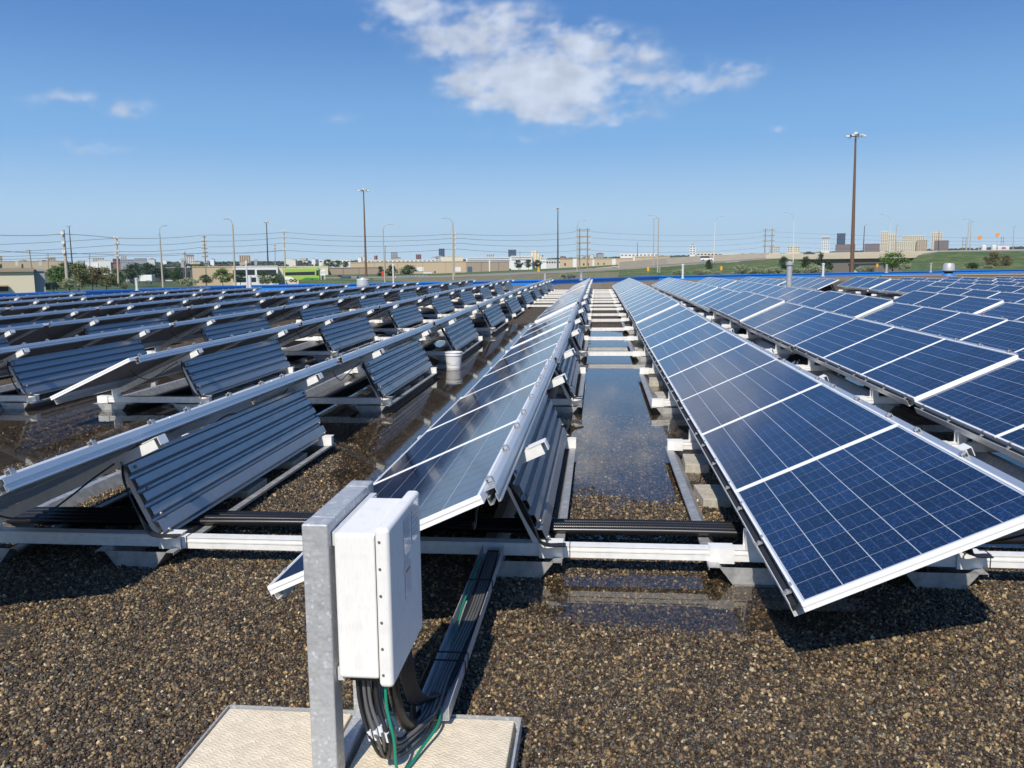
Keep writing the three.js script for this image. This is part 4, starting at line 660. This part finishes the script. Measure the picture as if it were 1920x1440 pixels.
bld('long tan warehouse with a blue shutter right of the tall dark mast', W.tan, 658, 874, 491, 516, 400, 50, null, { extra: [['panel_joint', 0.2, 0.203, 0, 1, W.tanDark], ['panel_joint', 0.4, 0.403, 0, 1, W.tanDark], ['panel_joint', 0.62, 0.623, 0, 1, W.tanDark], ['panel_joint', 0.82, 0.823, 0, 1, W.tanDark], ['loading_door', 0.545, 0.63, 0.32, 0.63, W.white], ['loading_door', 0.9, 0.955, 0.26, 0.6, W.white], ['door', 0.72, 0.732, 0.2, 0.34, W.dark], ['loading_door', 0.62, 0.7, 0.05, 0.24, W.white]], roofBoxes: [[0.2, 0.02, 0.12, 0.3], [0.75, 0.025, 0.1, 0.4]] });
bld('tan block with a pale pipe at the right end of the long warehouse', W.tanDark, 874, 955, 491, 513, 395, 50, null, { extra: [['shutter', 0.03, 0.14, 0.1, 0.62, W.blueglass], ['downpipe', 0.53, 0.56, 0.15, 1.12, W.white, 0.4], ['panel_joint', 0.35, 0.356, 0, 1, W.dark], ['panel_joint', 0.75, 0.756, 0, 1, W.dark]] });
bld('low white warehouse behind the small green trees', W.white, 598, 657, 486.5, 494, 650, 40, [8, 1], { hh: 0.25 });
bld('long low white building above the long tan warehouse', W.white, 680, 824, 486.5, 491.5, 680, 40, [18, 1], { hh: 0.3, gm: paleGlass });
bld('white office with window bands right of the arm lamp', W.white, 874, 958, 482, 491, 640, 40, null, { extra: [['window_band', 0.03, 0.97, 0.62, 0.78, paleGlass], ['window_band', 0.03, 0.97, 0.25, 0.42, paleGlass]] });
bld('low cream hall with a hump beside the white office', W.cream, 826, 868, 481.5, 488.5, 720, 40, null, { roofBoxes: [[0.5, 0.4, 0.2, 0.4]] });
bld('grey apartment slab behind the arm lamp', W.grey, 733, 746, 473.5, 486, 1700, 24, [3, 6], { gm: paleGlass });
bld('small reddish block above the long tan warehouse', W.red, 780, 790, 477.5, 486, 1600, 20, [3, 4]);
bld('dark glass tower standing alone above the warehouses', W.blueglass, 823, 834, 467.5, 486, 1700, 26, [3, 8], { gm: glassM, hh: 0.7 });
bld('grey blue tower above the white office', W.blueglass, 953, 968, 469, 482, 1750, 24, [4, 6], { gm: glassM });
bld('pinkish block left of the grey blue tower', W.pale, 912, 927, 477.5, 483, 1700, 24, [4, 2]);
bld('white factory office with window bands left of the cream silos', W.white, 958, 998, 480, 492, 560, 40, null, { extra: [['window_band', 0.03, 0.97, 0.68, 0.8, paleGlass], ['window_band', 0.03, 0.97, 0.35, 0.48, paleGlass]] });
{
  const t = root('grain_silo', [0, 0, 0]); for (const [u, r, vt] of [[998.5, 3, 471], [1004, 3, 470], [1009.5, 2.6, 476]]) { const a = at(u, 493, 570), k = 570 / F; mesh('silo', cyl(r * k, r * k, (493 - vt) * k + 3, a.x, a.y - 3, a.z, 16), W.cream, t); } tag(t, 'cluster of cream silos beside the white factory office', 'silo');
}
bld('white block right of the cream silos', W.white, 1014, 1026, 482.5, 494, 560, 30, [3, 2], { gm: paleGlass });
bld('low pale shed left of the long tan works', W.pale, 1024, 1052, 487, 497, 540, 30, [6, 1], { hh: 0.3 });
bld('long tan works with white bays below the steel pylon', W.tan, 1050, 1186, 485, 503, 420, 50, null, { extra: [['bay', 0.18, 0.235, 0.05, 1.02, W.white, 0.5], ['bay', 0.45, 0.475, 0.1, 0.9, W.white, 0.4], ['bay', 0.72, 0.77, 0.15, 0.95, W.white, 0.4], ['window', 0.32, 0.34, 0.35, 0.55, glassM], ['window', 0.38, 0.4, 0.35, 0.55, glassM], ['window', 0.52, 0.535, 0.4, 0.58, glassM], ['window', 0.6, 0.615, 0.4, 0.58, glassM], ['window', 0.06, 0.08, 0.35, 0.6, glassM]], roofBoxes: [[0.3, 0.012, 0.2, 0.1], [0.36, 0.012, 0.2, 0.1], [0.42, 0.012, 0.2, 0.1], [0.5, 0.012, 0.2, 0.1], [0.58, 0.012, 0.2, 0.1], [0.66, 0.012, 0.2, 0.1]] });
bld('right part of the tan works behind the ramp', W.tan, 1186, 1256, 481.5, 497, 410, 50, null, { extra: [['bay', 0.02, 0.06, 0.1, 1, W.white, 0.4], ['panel_joint', 0.3, 0.31, 0, 1, W.tanDark], ['panel_joint', 0.6, 0.61, 0, 1, W.tanDark]] });
bld('long white sheds above the tan works', W.white, 1163, 1234, 474.5, 482, 800, 40, [10, 1], { hh: 0.3, gm: paleGlass });
bld('white tower with a small dome right of the twin lamps', W.white, 1293, 1304, 462, 478, 900, 8, [2, 4], { gm: paleGlass, roofBoxes: [[0.5, 0.5, 0.25, 0.5]] });
bld('low cream shed right of the domed white tower', W.cream, 1306, 1346, 474, 480, 850, 30, [6, 1], { hh: 0.3 });
bld('low white shed beside the ramp barrier', W.white, 1354, 1386, 475.5, 480.5, 800, 30, [4, 1], { hh: 0.3 });
bld('small cream block left of the dark car', W.cream, 1476, 1500, 463, 473, 1500, 30, [5, 3], { gm: paleGlass });
bld('far pale block at the left of the bridge skyline', W.pale, 1442, 1462, 463, 474, 1700, 30, [5, 3], { gm: paleGlass });
bld('slim white tower with grey top left of the rusty mast', W.white, 1540, 1555, 446, 470, 1900, 24, [4, 9], { gm: paleGlass, ww: 0.55, hh: 0.5, extra: [['crown_band', 0, 1, 0.8, 1, W.grey]] });
bld('dark glass tower just left of the rusty mast', W.blueglass, 1568, 1584, 441.5, 470, 1900, 24, [4, 10], { gm: glassM, hh: 0.7, ww: 0.7 });
bld('brown slab behind the rusty mast', W.brown, 1566, 1603, 460, 473, 1800, 24, [10, 5], { gm: paleGlass, hh: 0.4 });
bld('brown slab right of the rusty mast', W.brown, 1620, 1649, 459, 473, 1800, 24, [9, 5], { gm: paleGlass, hh: 0.4 });
bld('tall cream twin tower left in the apartment cluster', W.cream, 1650, 1664, 439, 471, 1850, 26, [4, 13], { hh: 0.55, ww: 0.5, gm: W.brownGlass });
bld('cream tower stepping down beside the twin tower', W.cream, 1664, 1680, 443, 471, 1860, 26, [4, 12], { hh: 0.55, ww: 0.5, gm: W.brownGlass });
bld('long cream apartment slab in front of the apartment cluster', W.cream, 1669, 1718, 455, 471, 1800, 26, [14, 7], { hh: 0.55, ww: 0.5, gm: W.brownGlass });
bld('high cream apartment slab behind the long slab', W.cream, 1690, 1732, 446, 471, 1950, 26, [11, 10], { hh: 0.55, ww: 0.5, gm: W.brownGlass });
bld('brownish end block of the cream apartment cluster', W.tan, 1718, 1738, 453, 471, 1790, 26, [5, 8], { hh: 0.55, ww: 0.5, gm: W.brownGlass });
bld('separate cream tower right of the apartment cluster', W.cream, 1745, 1765, 441, 471, 1850, 26, [5, 13], { hh: 0.55, ww: 0.5, gm: W.brownGlass });
bld('dark brown slab below the separate cream tower', W.brown, 1751, 1778, 454, 471, 1780, 26, [8, 7], { gm: paleGlass, hh: 0.4 });
bld('low white plant building beside the round tanks', W.white, 1870, 1892, 462, 472, 700, 20, null, { extra: [['sign', 0.35, 0.7, 0.45, 0.75, mat([0.5, 0.1, 0.3], 0.5)]] });
{
  for (const [u, r, vt, n] of [[1844, 4.2, 458, 'left'], [1863, 4.2, 458, 'right']]) { const a = at(u, 473, 680), k = 680 / F, t = root('storage_tank', [a.x, a.y, a.z]); mesh('tank', cyl(r * k, r * k, (473 - vt) * k, 0, -2, 0, 20), W.white, t); mesh('roof', cyl(r * k, r * k * 0.2, 0.8, 0, (473 - vt) * k - 2, 0, 20), W.white, t); tag(t, `tall white storage tank, ${n} one of the pair beside the plant building`, 'tank', 'white storage tanks'); }
  for (const [u, vt, n] of [[1835, 449, 'lower orange disc sign left above the white tanks'], [1868, 445, 'higher orange disc sign above the plant building']]) { const a = at(u, 472, 620), k = 620 / F, t = root('disc_sign', [a.x, a.y, a.z]); mesh('post', cyl(0.25, 0.2, (472 - vt) * k, 0, 0, 0, 8), W.pale, t); mesh('disc', new THREE.CylinderGeometry(3.1 * k, 3.1 * k, 0.4, 20).rotateX(Math.PI / 2).translate(0, (472 - vt) * k, 0.3), mat([0.85, 0.3, 0.05], 0.5), t); tag(t, n, 'sign'); }
}

{
  seed = 808; const hm = [W.white, W.cream, W.red, W.tan, W.pale, W.white, W.grey];
  const us = []; for (let i = 0; i < 42; i++) us.push(i < 28 ? rr(5, 620) : rr(640, 1150)); us.sort((a, b) => a - b);
  const hn = ['white', 'cream', 'red brown', 'tan', 'pale grey', 'white', 'dark grey'], hc = {};
  for (let i = 0; i < 42; i++) {
    const u = us[i], D = rr(950, 1900), k = D / F, hz = 507 - u * 0.01 - (u > 640 ? 3 : 0), vb = hz - rr(8, 14), a = at(u, vb, D), w = rr(5, 13) * k, h = rr(2.2, 4.2) * k, t = root('far_house', [a.x, a.y, a.z], rr(-0.5, 0.5));
    mesh('wall', bx(w, h + 8, w * 0.7, 0, h / 2 - 4, 0), hm[i % 7], t);
    if (i % 3) mesh('roof', new THREE.CylinderGeometry(0.01, 1, 1, 4, 1).rotateY(Math.PI / 4).scale(w * 0.74, h * 0.5, w * 0.55).translate(0, h * 1.25, 0), i % 2 ? W.brown : W.grey, t); else mesh('roof', bx(w * 1.04, h * 0.12, w * 0.74, 0, h * 1.06, 0), W.pale, t);
    const cn = hn[i % 7], q = hc[cn] = (hc[cn] ?? -1) + 1;
    tag(t, `tiny ${cn} house in the far town belt, ${q ? ORD[q] : 'first'} of that colour from the left`, 'house', 'tiny houses in the far hazy town');
  }
}

// ---------------------------------------------------------------- masts, lamps, poles, wires
const poleConc = mat([0.42, 0.38, 0.31], 0.8), poleWood = mat([0.3, 0.25, 0.18], 0.9), rust = mat([0.16, 0.085, 0.05], 0.75), darkSteel = mat([0.06, 0.055, 0.055], 0.6), lampM = mat([0.7, 0.72, 0.74], 0.4);
function mast(u0, vb, u1, vt, D, m, label, r = 0.35) {           // high mast with a ring of floodlights
  const a = at(u0, vb + 8, D), b = at(u1, vt, D), t = root('high_mast_light', [a.x, a.y, a.z]), d = b.clone().sub(a);
  mesh('mast', rod([0, 0, 0], [d.x, d.y, d.z], r, r * 0.4, 10), m, t);
  mesh('ring', new THREE.TorusGeometry(1.0, 0.09, 6, 18).rotateX(Math.PI / 2).translate(d.x, d.y - 0.25, d.z), darkSteel, t); mesh('hub', cyl(0.35, 0.3, 0.6, d.x, d.y - 0.3, d.z, 10), lampM, t);
  for (let i = 0; i < 6; i++) { const q = i / 6 * Math.PI * 2; mesh('floodlight', rbx(0.7, 0.28, 0.5, 0.06).rotateY(-q).translate(d.x + Math.cos(q) * 1.35, d.y - 0.4, d.z + Math.sin(q) * 1.35), lampM, t); }
  return tag(t, label, 'light mast');
}
mast(1597, 505, 1604.5, 251, 165, rust, 'tall rusty floodlight mast standing before the bridge', 0.37);
mast(687, 520, 681.5, 355, 250, rust, 'slender dark floodlight mast rising behind the white fan drum', 0.36);
mast(1046, 503, 1046, 389, 360, darkSteel, 'dark floodlight mast left of the steel pylon', 0.4);
mast(504, 528, 499.5, 416, 380, darkSteel, 'dark floodlight mast left of the coach', 0.4);
mast(137, 505, 129.5, 423, 520, darkSteel, 'dark floodlight mast behind the leaning wooden pole', 0.45);
function lamp(u0, vb, u1, vj, ut, vt, D, label, m = poleConc, r = 0.17) { // pole to the joint, then a curved arm to the lamp
  const a = at(u0, vb + 6, D), j = at(u1, vj, D).sub(a), e = at(ut, vt, D).sub(a), t = root('street_lamp', [a.x, a.y, a.z]);
  mesh('pole', rod([0, 0, 0], [j.x, j.y, j.z], r, r * 0.6, 10), m, t);
  mesh('arm', tube([[j.x, j.y - 0.2, j.z], [lerp(j.x, e.x, 0.3), lerp(j.y, e.y, 0.65), lerp(j.z, e.z, 0.3)], [e.x, e.y, e.z]], 0.04, 14, 6), M.clamp, t);
  const s = Math.sign(ut - u1) || 1; mesh('lamp_head', rbx(0.75, 0.13, 0.28, 0.05, e.x + s * 0.3, e.y - 0.02, e.z), M.clamp, t);
  return tag(t, label, 'street lamp');
}
lamp(306, 533, 299, 437, 304.5, 423, 150, 'tan street lamp between the trailer and the crossarm pole');
lamp(441.5, 530, 436, 421, 427, 410, 140, 'tan street lamp with its arm to the left, before the tan office');
lamp(722, 527, 718, 430, 730, 420, 165, 'street lamp right of the slender floodlight mast', poleConc, 0.15);
lamp(850, 519, 849, 417, 834, 408.5, 155, 'street lamp with left arm and four wire brackets');
lamp(1082, 503, 1082, 422, 1094, 413, 230, 'street lamp beside the steel pylon', poleConc, 0.15);
lamp(1233, 505, 1235, 410, 1220, 403.5, 200, 'front lamp of the close pair right of the works', poleConc, 0.18);
lamp(1225, 493, 1226, 409, 1229, 410, 240, 'rear lamp of the close pair right of the works', poleConc, 0.16);
lamp(1338, 485, 1341, 415, 1354, 405.5, 290, 'pale street lamp over the white car on the ramp', lampM, 0.14);
lamp(1487, 487, 1489, 412, 1474, 398, 250, 'pale street lamp at the left end of the bridge', lampM, 0.12);
lamp(1668, 478, 1670, 416, 1656, 402, 290, 'pale street lamp on the bridge before the cream towers', lampM, 0.12);
lamp(1811, 472, 1818, 412, 1810, 411, 320, 'left lamp of the far right pair on the highway', poleConc, 0.16); lamp(1818, 471, 1821, 416, 1823, 415, 330, 'right lamp of the far right pair on the highway', poleConc, 0.16);
lamp(1679, 472, 1681, 423, 1682, 422, 360, 'tan lamp pole behind the bridge before the cream slabs', poleConc, 0.16); lamp(1899, 470, 1901, 425, 1902, 424, 360, 'tan lamp pole at the right end of the highway', poleConc, 0.16);
lamp(1618, 474, 1621, 424, 1622, 421.5, 380, 'grey lamp pole just right of the rusty mast', darkSteel, 0.2);
lamp(1195, 481, 1195.5, 455, 1197.5, 452.5, 700, 'small far lamp above the white sheds', darkSteel, 0.25); lamp(1759, 472, 1760.5, 434, 1762, 432.5, 520, 'grey lamp pole before the separate cream tower', darkSteel, 0.22);
function pole(u0, vb, u1, vt, D, m, arms, label, r = 0.19) {       // wooden or concrete pole with crossarms given in photo rows
  const a = at(u0, vb + 6, D), b = at(u1, vt, D).sub(a), t = root('utility_pole', [a.x, a.y, a.z]);
  mesh('pole', rod([0, 0, 0], [b.x, b.y, b.z], r, r * 0.65, 10), m, t);
  for (const [v, w] of arms) { const f = 1 - (v - vt) / (vb + 6 - vt), k = D / F, x = b.x * f, y = b.y * f, z = b.z * f; const c = mesh('crossarm', bx(w * k, 0.22, 0.18, x, y, z + r), m, t); for (const s of [-1, -0.55, 0.55, 1]) mesh('insulator', cyl(0.08, 0.06, 0.32, x + s * w * k * 0.47, y + 0.1, z + r, 6), lampM, c); }
  return tag(t, label, 'utility pole');
}
pole(127.5, 538, 118.5, 431, 130, poleConc, [[440, 4], [458, 4], [475, 4]], 'thick leaning wooden pole at the left', 0.24);
pole(222.5, 536, 219, 444, 170, poleConc, [[447, 9], [457, 9], [472, 10], [480, 8]], 'pale pole with four crossarm levels left of the trailer', 0.2);
pole(349, 530, 346.5, 471, 230, poleWood, [[475, 7]], 'thin wooden pole with one crossarm before the white slab', 0.16);
pole(387, 531, 383, 440, 200, poleWood, [[444, 7], [452, 10], [459, 7], [466, 11], [473, 9], [481, 11]], 'wooden pole with six crossarm levels', 0.16);
pole(536, 527, 532.5, 433, 210, poleConc, [[435, 7], [445, 8], [455, 7], [469, 6]], 'pole with short crossarms left of the coach', 0.19);
pole(516.5, 520, 515.5, 457, 330, poleWood, [[460, 6], [466, 5]], 'small far pole with lamps between mast and crossarm pole', 0.17);
pole(60, 500, 55, 468, 330, poleWood, [[470, 11], [474, 9]], 'leaning pole with a cluster of boxes at the far left', 0.22);
pole(92, 520, 90, 476, 220, poleWood, [[484, 9]], 'thin pole left of the leaning wooden pole', 0.13);
pole(169, 508, 168, 476, 330, poleWood, [[484, 6]], 'small pole by the white sheds', 0.15);
pole(852.5, 512, 851.5, 436, 190, poleConc, [[439, 7], [447, 7], [456, 7], [467, 6]], 'brackets pole standing against the street lamp', 0.12);
pole(975, 505, 975, 470, 420, poleWood, [[473, 4]], 'tiny pole near the cream silos', 0.14);
pole(723, 510, 722.5, 459, 280, poleWood, [[461, 3]], 'thin dark pole touching the street lamp right of the fan', 0.12);
{
  const hf = (u, vt, vb, w, lv, D, label) => { const a = at(u, vb, D), k = D / F, h = (vb - vt) * k, t = root('power_pylon', [a.x, a.y, a.z]); for (const s of [-1, 1]) mesh('post', cyl(0.26, 0.2, h, s * w * k * 0.28, 0, 0, 8), poleWood, t); for (const v of lv) { const c = mesh('crossarm', bx(w * k, 0.3, 0.25, 0, (vb - v) * k, 0.2), poleWood, t); for (const s of [-0.48, -0.2, 0.2, 0.48]) mesh('insulator', cyl(0.09, 0.07, 0.8, s * w * k, (vb - v) * k - 0.9, 0.2, 6), lampM, c); } return tag(t, label, 'power pylon'); };
  hf(1094, 430, 503, 26, [433, 445, 456.5, 468, 480], 300, 'twin post pylon with five crossarms before the tan works');
  hf(1440, 432, 480, 21, [434.5, 444, 453.5, 462.5], 430, 'twin post pylon with four crossarms above the ramp');
  hf(1807, 448, 471, 8, [450, 455, 460], 900, 'small far pylon left of the right lamp pair'); hf(1878, 448, 472, 6, [451, 456], 900, 'small far pylon behind the plant building');
  const wire = (pts, label) => { const P = []; for (let i = 0; i + 1 < pts.length; i++) { const A = at(...pts[i]), B = at(...pts[i + 1]), sag = (pts[i][3] ?? 3) * (pts[i][2] + pts[i + 1][2]) / 2 / F; for (let j = 0; j < 8; j++) { const f = j / 8, q = A.clone().lerp(B, f); q.y -= 4 * f * (1 - f) * sag; P.push(q); } } P.push(at(...pts[pts.length - 1])); top('overhead_wire', tube(P, 0.035, P.length * 3, 5), darkSteel, label, 'wire', 'overhead wires between the poles'); };
  const L = (v, tag2) => wire([[-30, v[0], 175, 1], [219, v[1], 170, 3], [383, v[2], 200, 2], [532, v[3], 210, 6], [850, v[4], 190, 5], [1090, v[5], 300, 7], [1440, v[6], 430, 3], [1960, v[7], 520, 3]], tag2);
  L([459.5, 446.5, 440.5, 435.5, 439, 433.5, 434.5, 446], 'topmost of the long overhead wires over the left poles');
  L([475, 459, 452.5, 445.5, 447, 445, 444, 452], 'second highest of the long overhead wires'); L([482, 472, 463, 455.5, 456, 457, 453.5, 458], 'third of the long overhead wires'); L([487, 479, 474, 469, 467, 469, 463, 464], 'lowest of the four long overhead wires');
  wire([[-20, 440, 130, 2], [118, 439, 130, -1], [219, 447, 170]], 'short wire joining the leaning pole to the crossarm pole');
  wire([[-20, 468, 140, 2], [118, 475, 130, 2], [347, 475, 230, 3], [532, 470, 210]], 'low wire from the leaning pole across to the coach');
}

// ---------------------------------------------------------------- traffic, signs, yard things
{
  const tyre = mat([0.02, 0.02, 0.02], 0.8);
  const wheel = (parent, x, y, z, r, w = 0.3) => { const dull = W.grey; const o = mesh('wheel', new THREE.CylinderGeometry(r, r, w, 16).rotateX(Math.PI / 2).translate(x, y, z), tyre, parent); mesh('rim', new THREE.CylinderGeometry(r * 0.55, r * 0.5, w + 0.03, 12).rotateX(Math.PI / 2).translate(x, y, z), dull, o); };
  const prof = (pts, d, bev = 0.06) => new THREE.ExtrudeGeometry(new THREE.Shape(pts.map(([x, y]) => new THREE.Vector2(x, y))), { depth: d, bevelEnabled: true, bevelSize: bev, bevelThickness: bev, bevelSegments: 2 }).translate(0, 0, -d / 2);
  // coach: faces right
  let a = at(570, 529, 205), t = root('coach_bus', [a.x, a.y, a.z], -0.05);
  const lime = mat([0.3, 0.45, 0.08], 0.4), deep = mat([0.05, 0.24, 0.04], 0.35), wht = mat([0.75, 0.76, 0.74], 0.4);
  mesh('body', prof([[-4.1, 0.5], [4.0, 0.5], [4.2, 0.9], [4.2, 1.6], [3.9, 2.8], [3.4, 3.15], [-3.9, 3.15], [-4.15, 2.9]], 2.3), lime, t);
  mesh('window_band', prof([[-3.95, 1.6], [3.2, 1.65], [3.2, 2.4], [-3.95, 2.3]], 2.46, 0.01), glassM, t); mesh('windscreen', prof([[3.55, 1.5], [4.2, 1.5], [4.0, 2.65], [3.6, 2.7]], 2.44, 0.01), glassM, t);
  mesh('lower_panel', prof([[-0.5, 0.48], [3.9, 0.48], [4.0, 0.95], [1.0, 1.05]], 2.45, 0.01), deep, t); mesh('rear_panel', prof([[-4.1, 0.6], [-1.6, 0.6], [-2.6, 1.25], [-4.1, 1.35]], 2.45, 0.01), wht, t);
  for (const x of [-2.6, -1.7, 2.5]) wheel(t, x, 0.4, 1.14, 0.4);
  for (const x of [-2.6, 2.5]) wheel(t, x, 0.5, -1.1, 0.48);
  tag(t, 'green and white coach parked behind the blue parapet', 'coach');
  a = at(606, 529, 200); t = root('sign_frame', [a.x, a.y, a.z]); const k0 = 200 / F; mesh('board', rbx(9 * k0, 10 * k0, 0.15, 0.03, 0, 17 * k0, 0), wht, t); mesh('panel', bx(7 * k0, 4 * k0, 0.05, 0, 18 * k0, 0.09), W.pale, t); for (const s of [-1, 1]) mesh('leg', bx(0.12, 14 * k0, 0.12, s * 3.6 * k0, 6 * k0, 0), wht, t); tag(t, 'white sign board in front of the nose of the coach', 'sign');
  // lorry
  a = at(265, 531, 330); t = root('box_truck', [a.x, a.y, a.z]); const k1 = 330 / F;
  mesh('trailer', rbx(39 * k1, 10.5 * k1, 2.5, 0.06, 3 * k1, 8.8 * k1, 0), wht, t); mesh('trailer_end', bx(0.06, 9.6 * k1, 2.3, 22.6 * k1, 8.8 * k1, 0), W.pale, t);
  mesh('cab', prof([[-24 * k1, 1.5 * k1], [-17.6 * k1, 1.5 * k1], [-17.6 * k1, 11 * k1], [-20 * k1, 11 * k1], [-21.4 * k1, 6.6 * k1], [-24 * k1, 5.6 * k1]], 2.2), W.pale, t); mesh('window', prof([[-20.6 * k1, 7 * k1], [-18.6 * k1, 7 * k1], [-18.6 * k1, 9.6 * k1], [-19.9 * k1, 9.6 * k1]], 2.36, 0.01), glassM, t);
  for (const x of [-22, -15, 14, 18]) wheel(t, x * k1, 0.5, 1.1, 0.5);
  tag(t, 'white lorry with a long box trailer seen between the left trees', 'lorry');
  const car = (u, v, D, s, m, label, van) => { const q = at(u, v, D), c = root('parked_car', [q.x, q.y, q.z]); mesh('body', prof([[-2.25, 0.35], [2.2, 0.35], [2.3, 0.75], [1.2, 0.98], [-2.2, 1.0]], 1.7), m, c); mesh('cabin', prof(van ? [[-2.15, 0.98], [0.95, 0.98], [0.45, 1.62], [-2.0, 1.62]] : [[-1.5, 0.98], [1.05, 0.98], [0.4, 1.42], [-1.0, 1.42]], 1.5), glassM, c); mesh('roof_panel', bx(van ? 2.3 : 1.3, 0.06, 1.5, van ? -0.8 : -0.3, van ? 1.72 : 1.51, 0), m, c); for (const x of [-1.4, 1.4]) for (const z of [-0.8, 0.8]) wheel(c, x, 0.33, z, 0.33, 0.22); c.scale.setScalar(s); tag(c, label, 'car'); return c; };
  car(1325, 489.5, 292, 0.95, wht, 'white car climbing the ramp road', true).rotation.y = 0.15;
  car(1517, 478.6, 331, 0.85, W.dark, 'dark car driving on the bridge', false);
  car(277, 533, 300, 0.55, W.dark, 'small dark car below the white trailer', false);
  car(318, 528, 370, 0.6, W.pale, 'pale car parked right of the white trailer', false);
  const skip = (u0, u1, vt, vb, D, m, label) => { const p = at((u0 + u1) / 2, vb, D), k = D / F, w = (u1 - u0) * k, h = (vb - vt) * k, c = root('skip_bin', [p.x, p.y, p.z]); mesh('bin', prof([[-w / 2, 0], [w / 2, 0], [w / 2, h], [-w / 2, h]], 1.8, 0.05), m, c); mesh('rim', bx(w + 0.2, 0.14, 2.1, 0, h, 0), m, c); for (let i = 0; i < 4; i++) mesh('rib', bx(0.1, h, 0.08, -w / 2 + (i + 0.5) * w / 4, h / 2, 0.99), m, c); tag(c, label, 'skip'); };
  skip(641, 656, 519, 529, 215, W.blueglass, 'blue metal skip beside the grass, left of two'); skip(658, 671, 519, 528, 217, W.grey, 'grey metal skip right of the blue one');
  const sgn = (u, vt, vb, D, w, h, m, label) => { const p = at(u, vb, D), k = D / F, c = root('road_sign', [p.x, p.y, p.z]); mesh('post', cyl(0.06, 0.05, (vb - vt) * k, 0, 0, 0, 8), poleWood, c); mesh('plate', rbx(w * k, h * k, 0.06, 0.02, 0, (vb - vt) * k - h * k / 2, 0.08), m, c); tag(c, label, 'sign'); };
  const yel = mat([0.75, 0.36, 0.02], 0.5);
  sgn(1010, 503, 524, 165, 4, 7, yel, 'yellow road sign above the end of the gravel aisle'); sgn(1215, 501, 518, 190, 4, 8, yel, 'yellow road sign on the slope below the twin lamps'); sgn(1352, 500, 514, 190, 4, 7, yel, 'yellow road sign on the slope right of the pale bushes'); sgn(1644, 496, 510, 230, 3.5, 6, yel, 'yellow road sign left of the round green tree');
  sgn(718, 509, 526, 200, 4, 9, mat([0.6, 0.05, 0.03], 0.5), 'red sign board beside the street lamp'); sgn(1237, 501, 513, 200, 1.4, 11, W.grey, 'thin grey marker post on the slope');
  t = root('guard_rail', [0, 0, 0]); const A = at(742, 521, 215), B = at(800, 519, 230); for (let i = 0; i <= 8; i++) { const p = A.clone().lerp(B, i / 8); mesh('post', bx(0.12, 1.0, 0.12, p.x, p.y, p.z), lampM, t); } for (const y of [0.45, 0.05]) mesh('rail', bar([A.x, A.y + y, A.z], [B.x, B.y + y, B.z], 0.08, 0.14), lampM, t); tag(t, 'white rail fence in front of the long tan warehouse', 'fence');
}
scene.fog = new THREE.FogExp2(new THREE.Color().setRGB(0.62, 0.78, 0.95), 0.00008);
scene.updateMatrixWorld(true);
renderer.render(scene, camera);
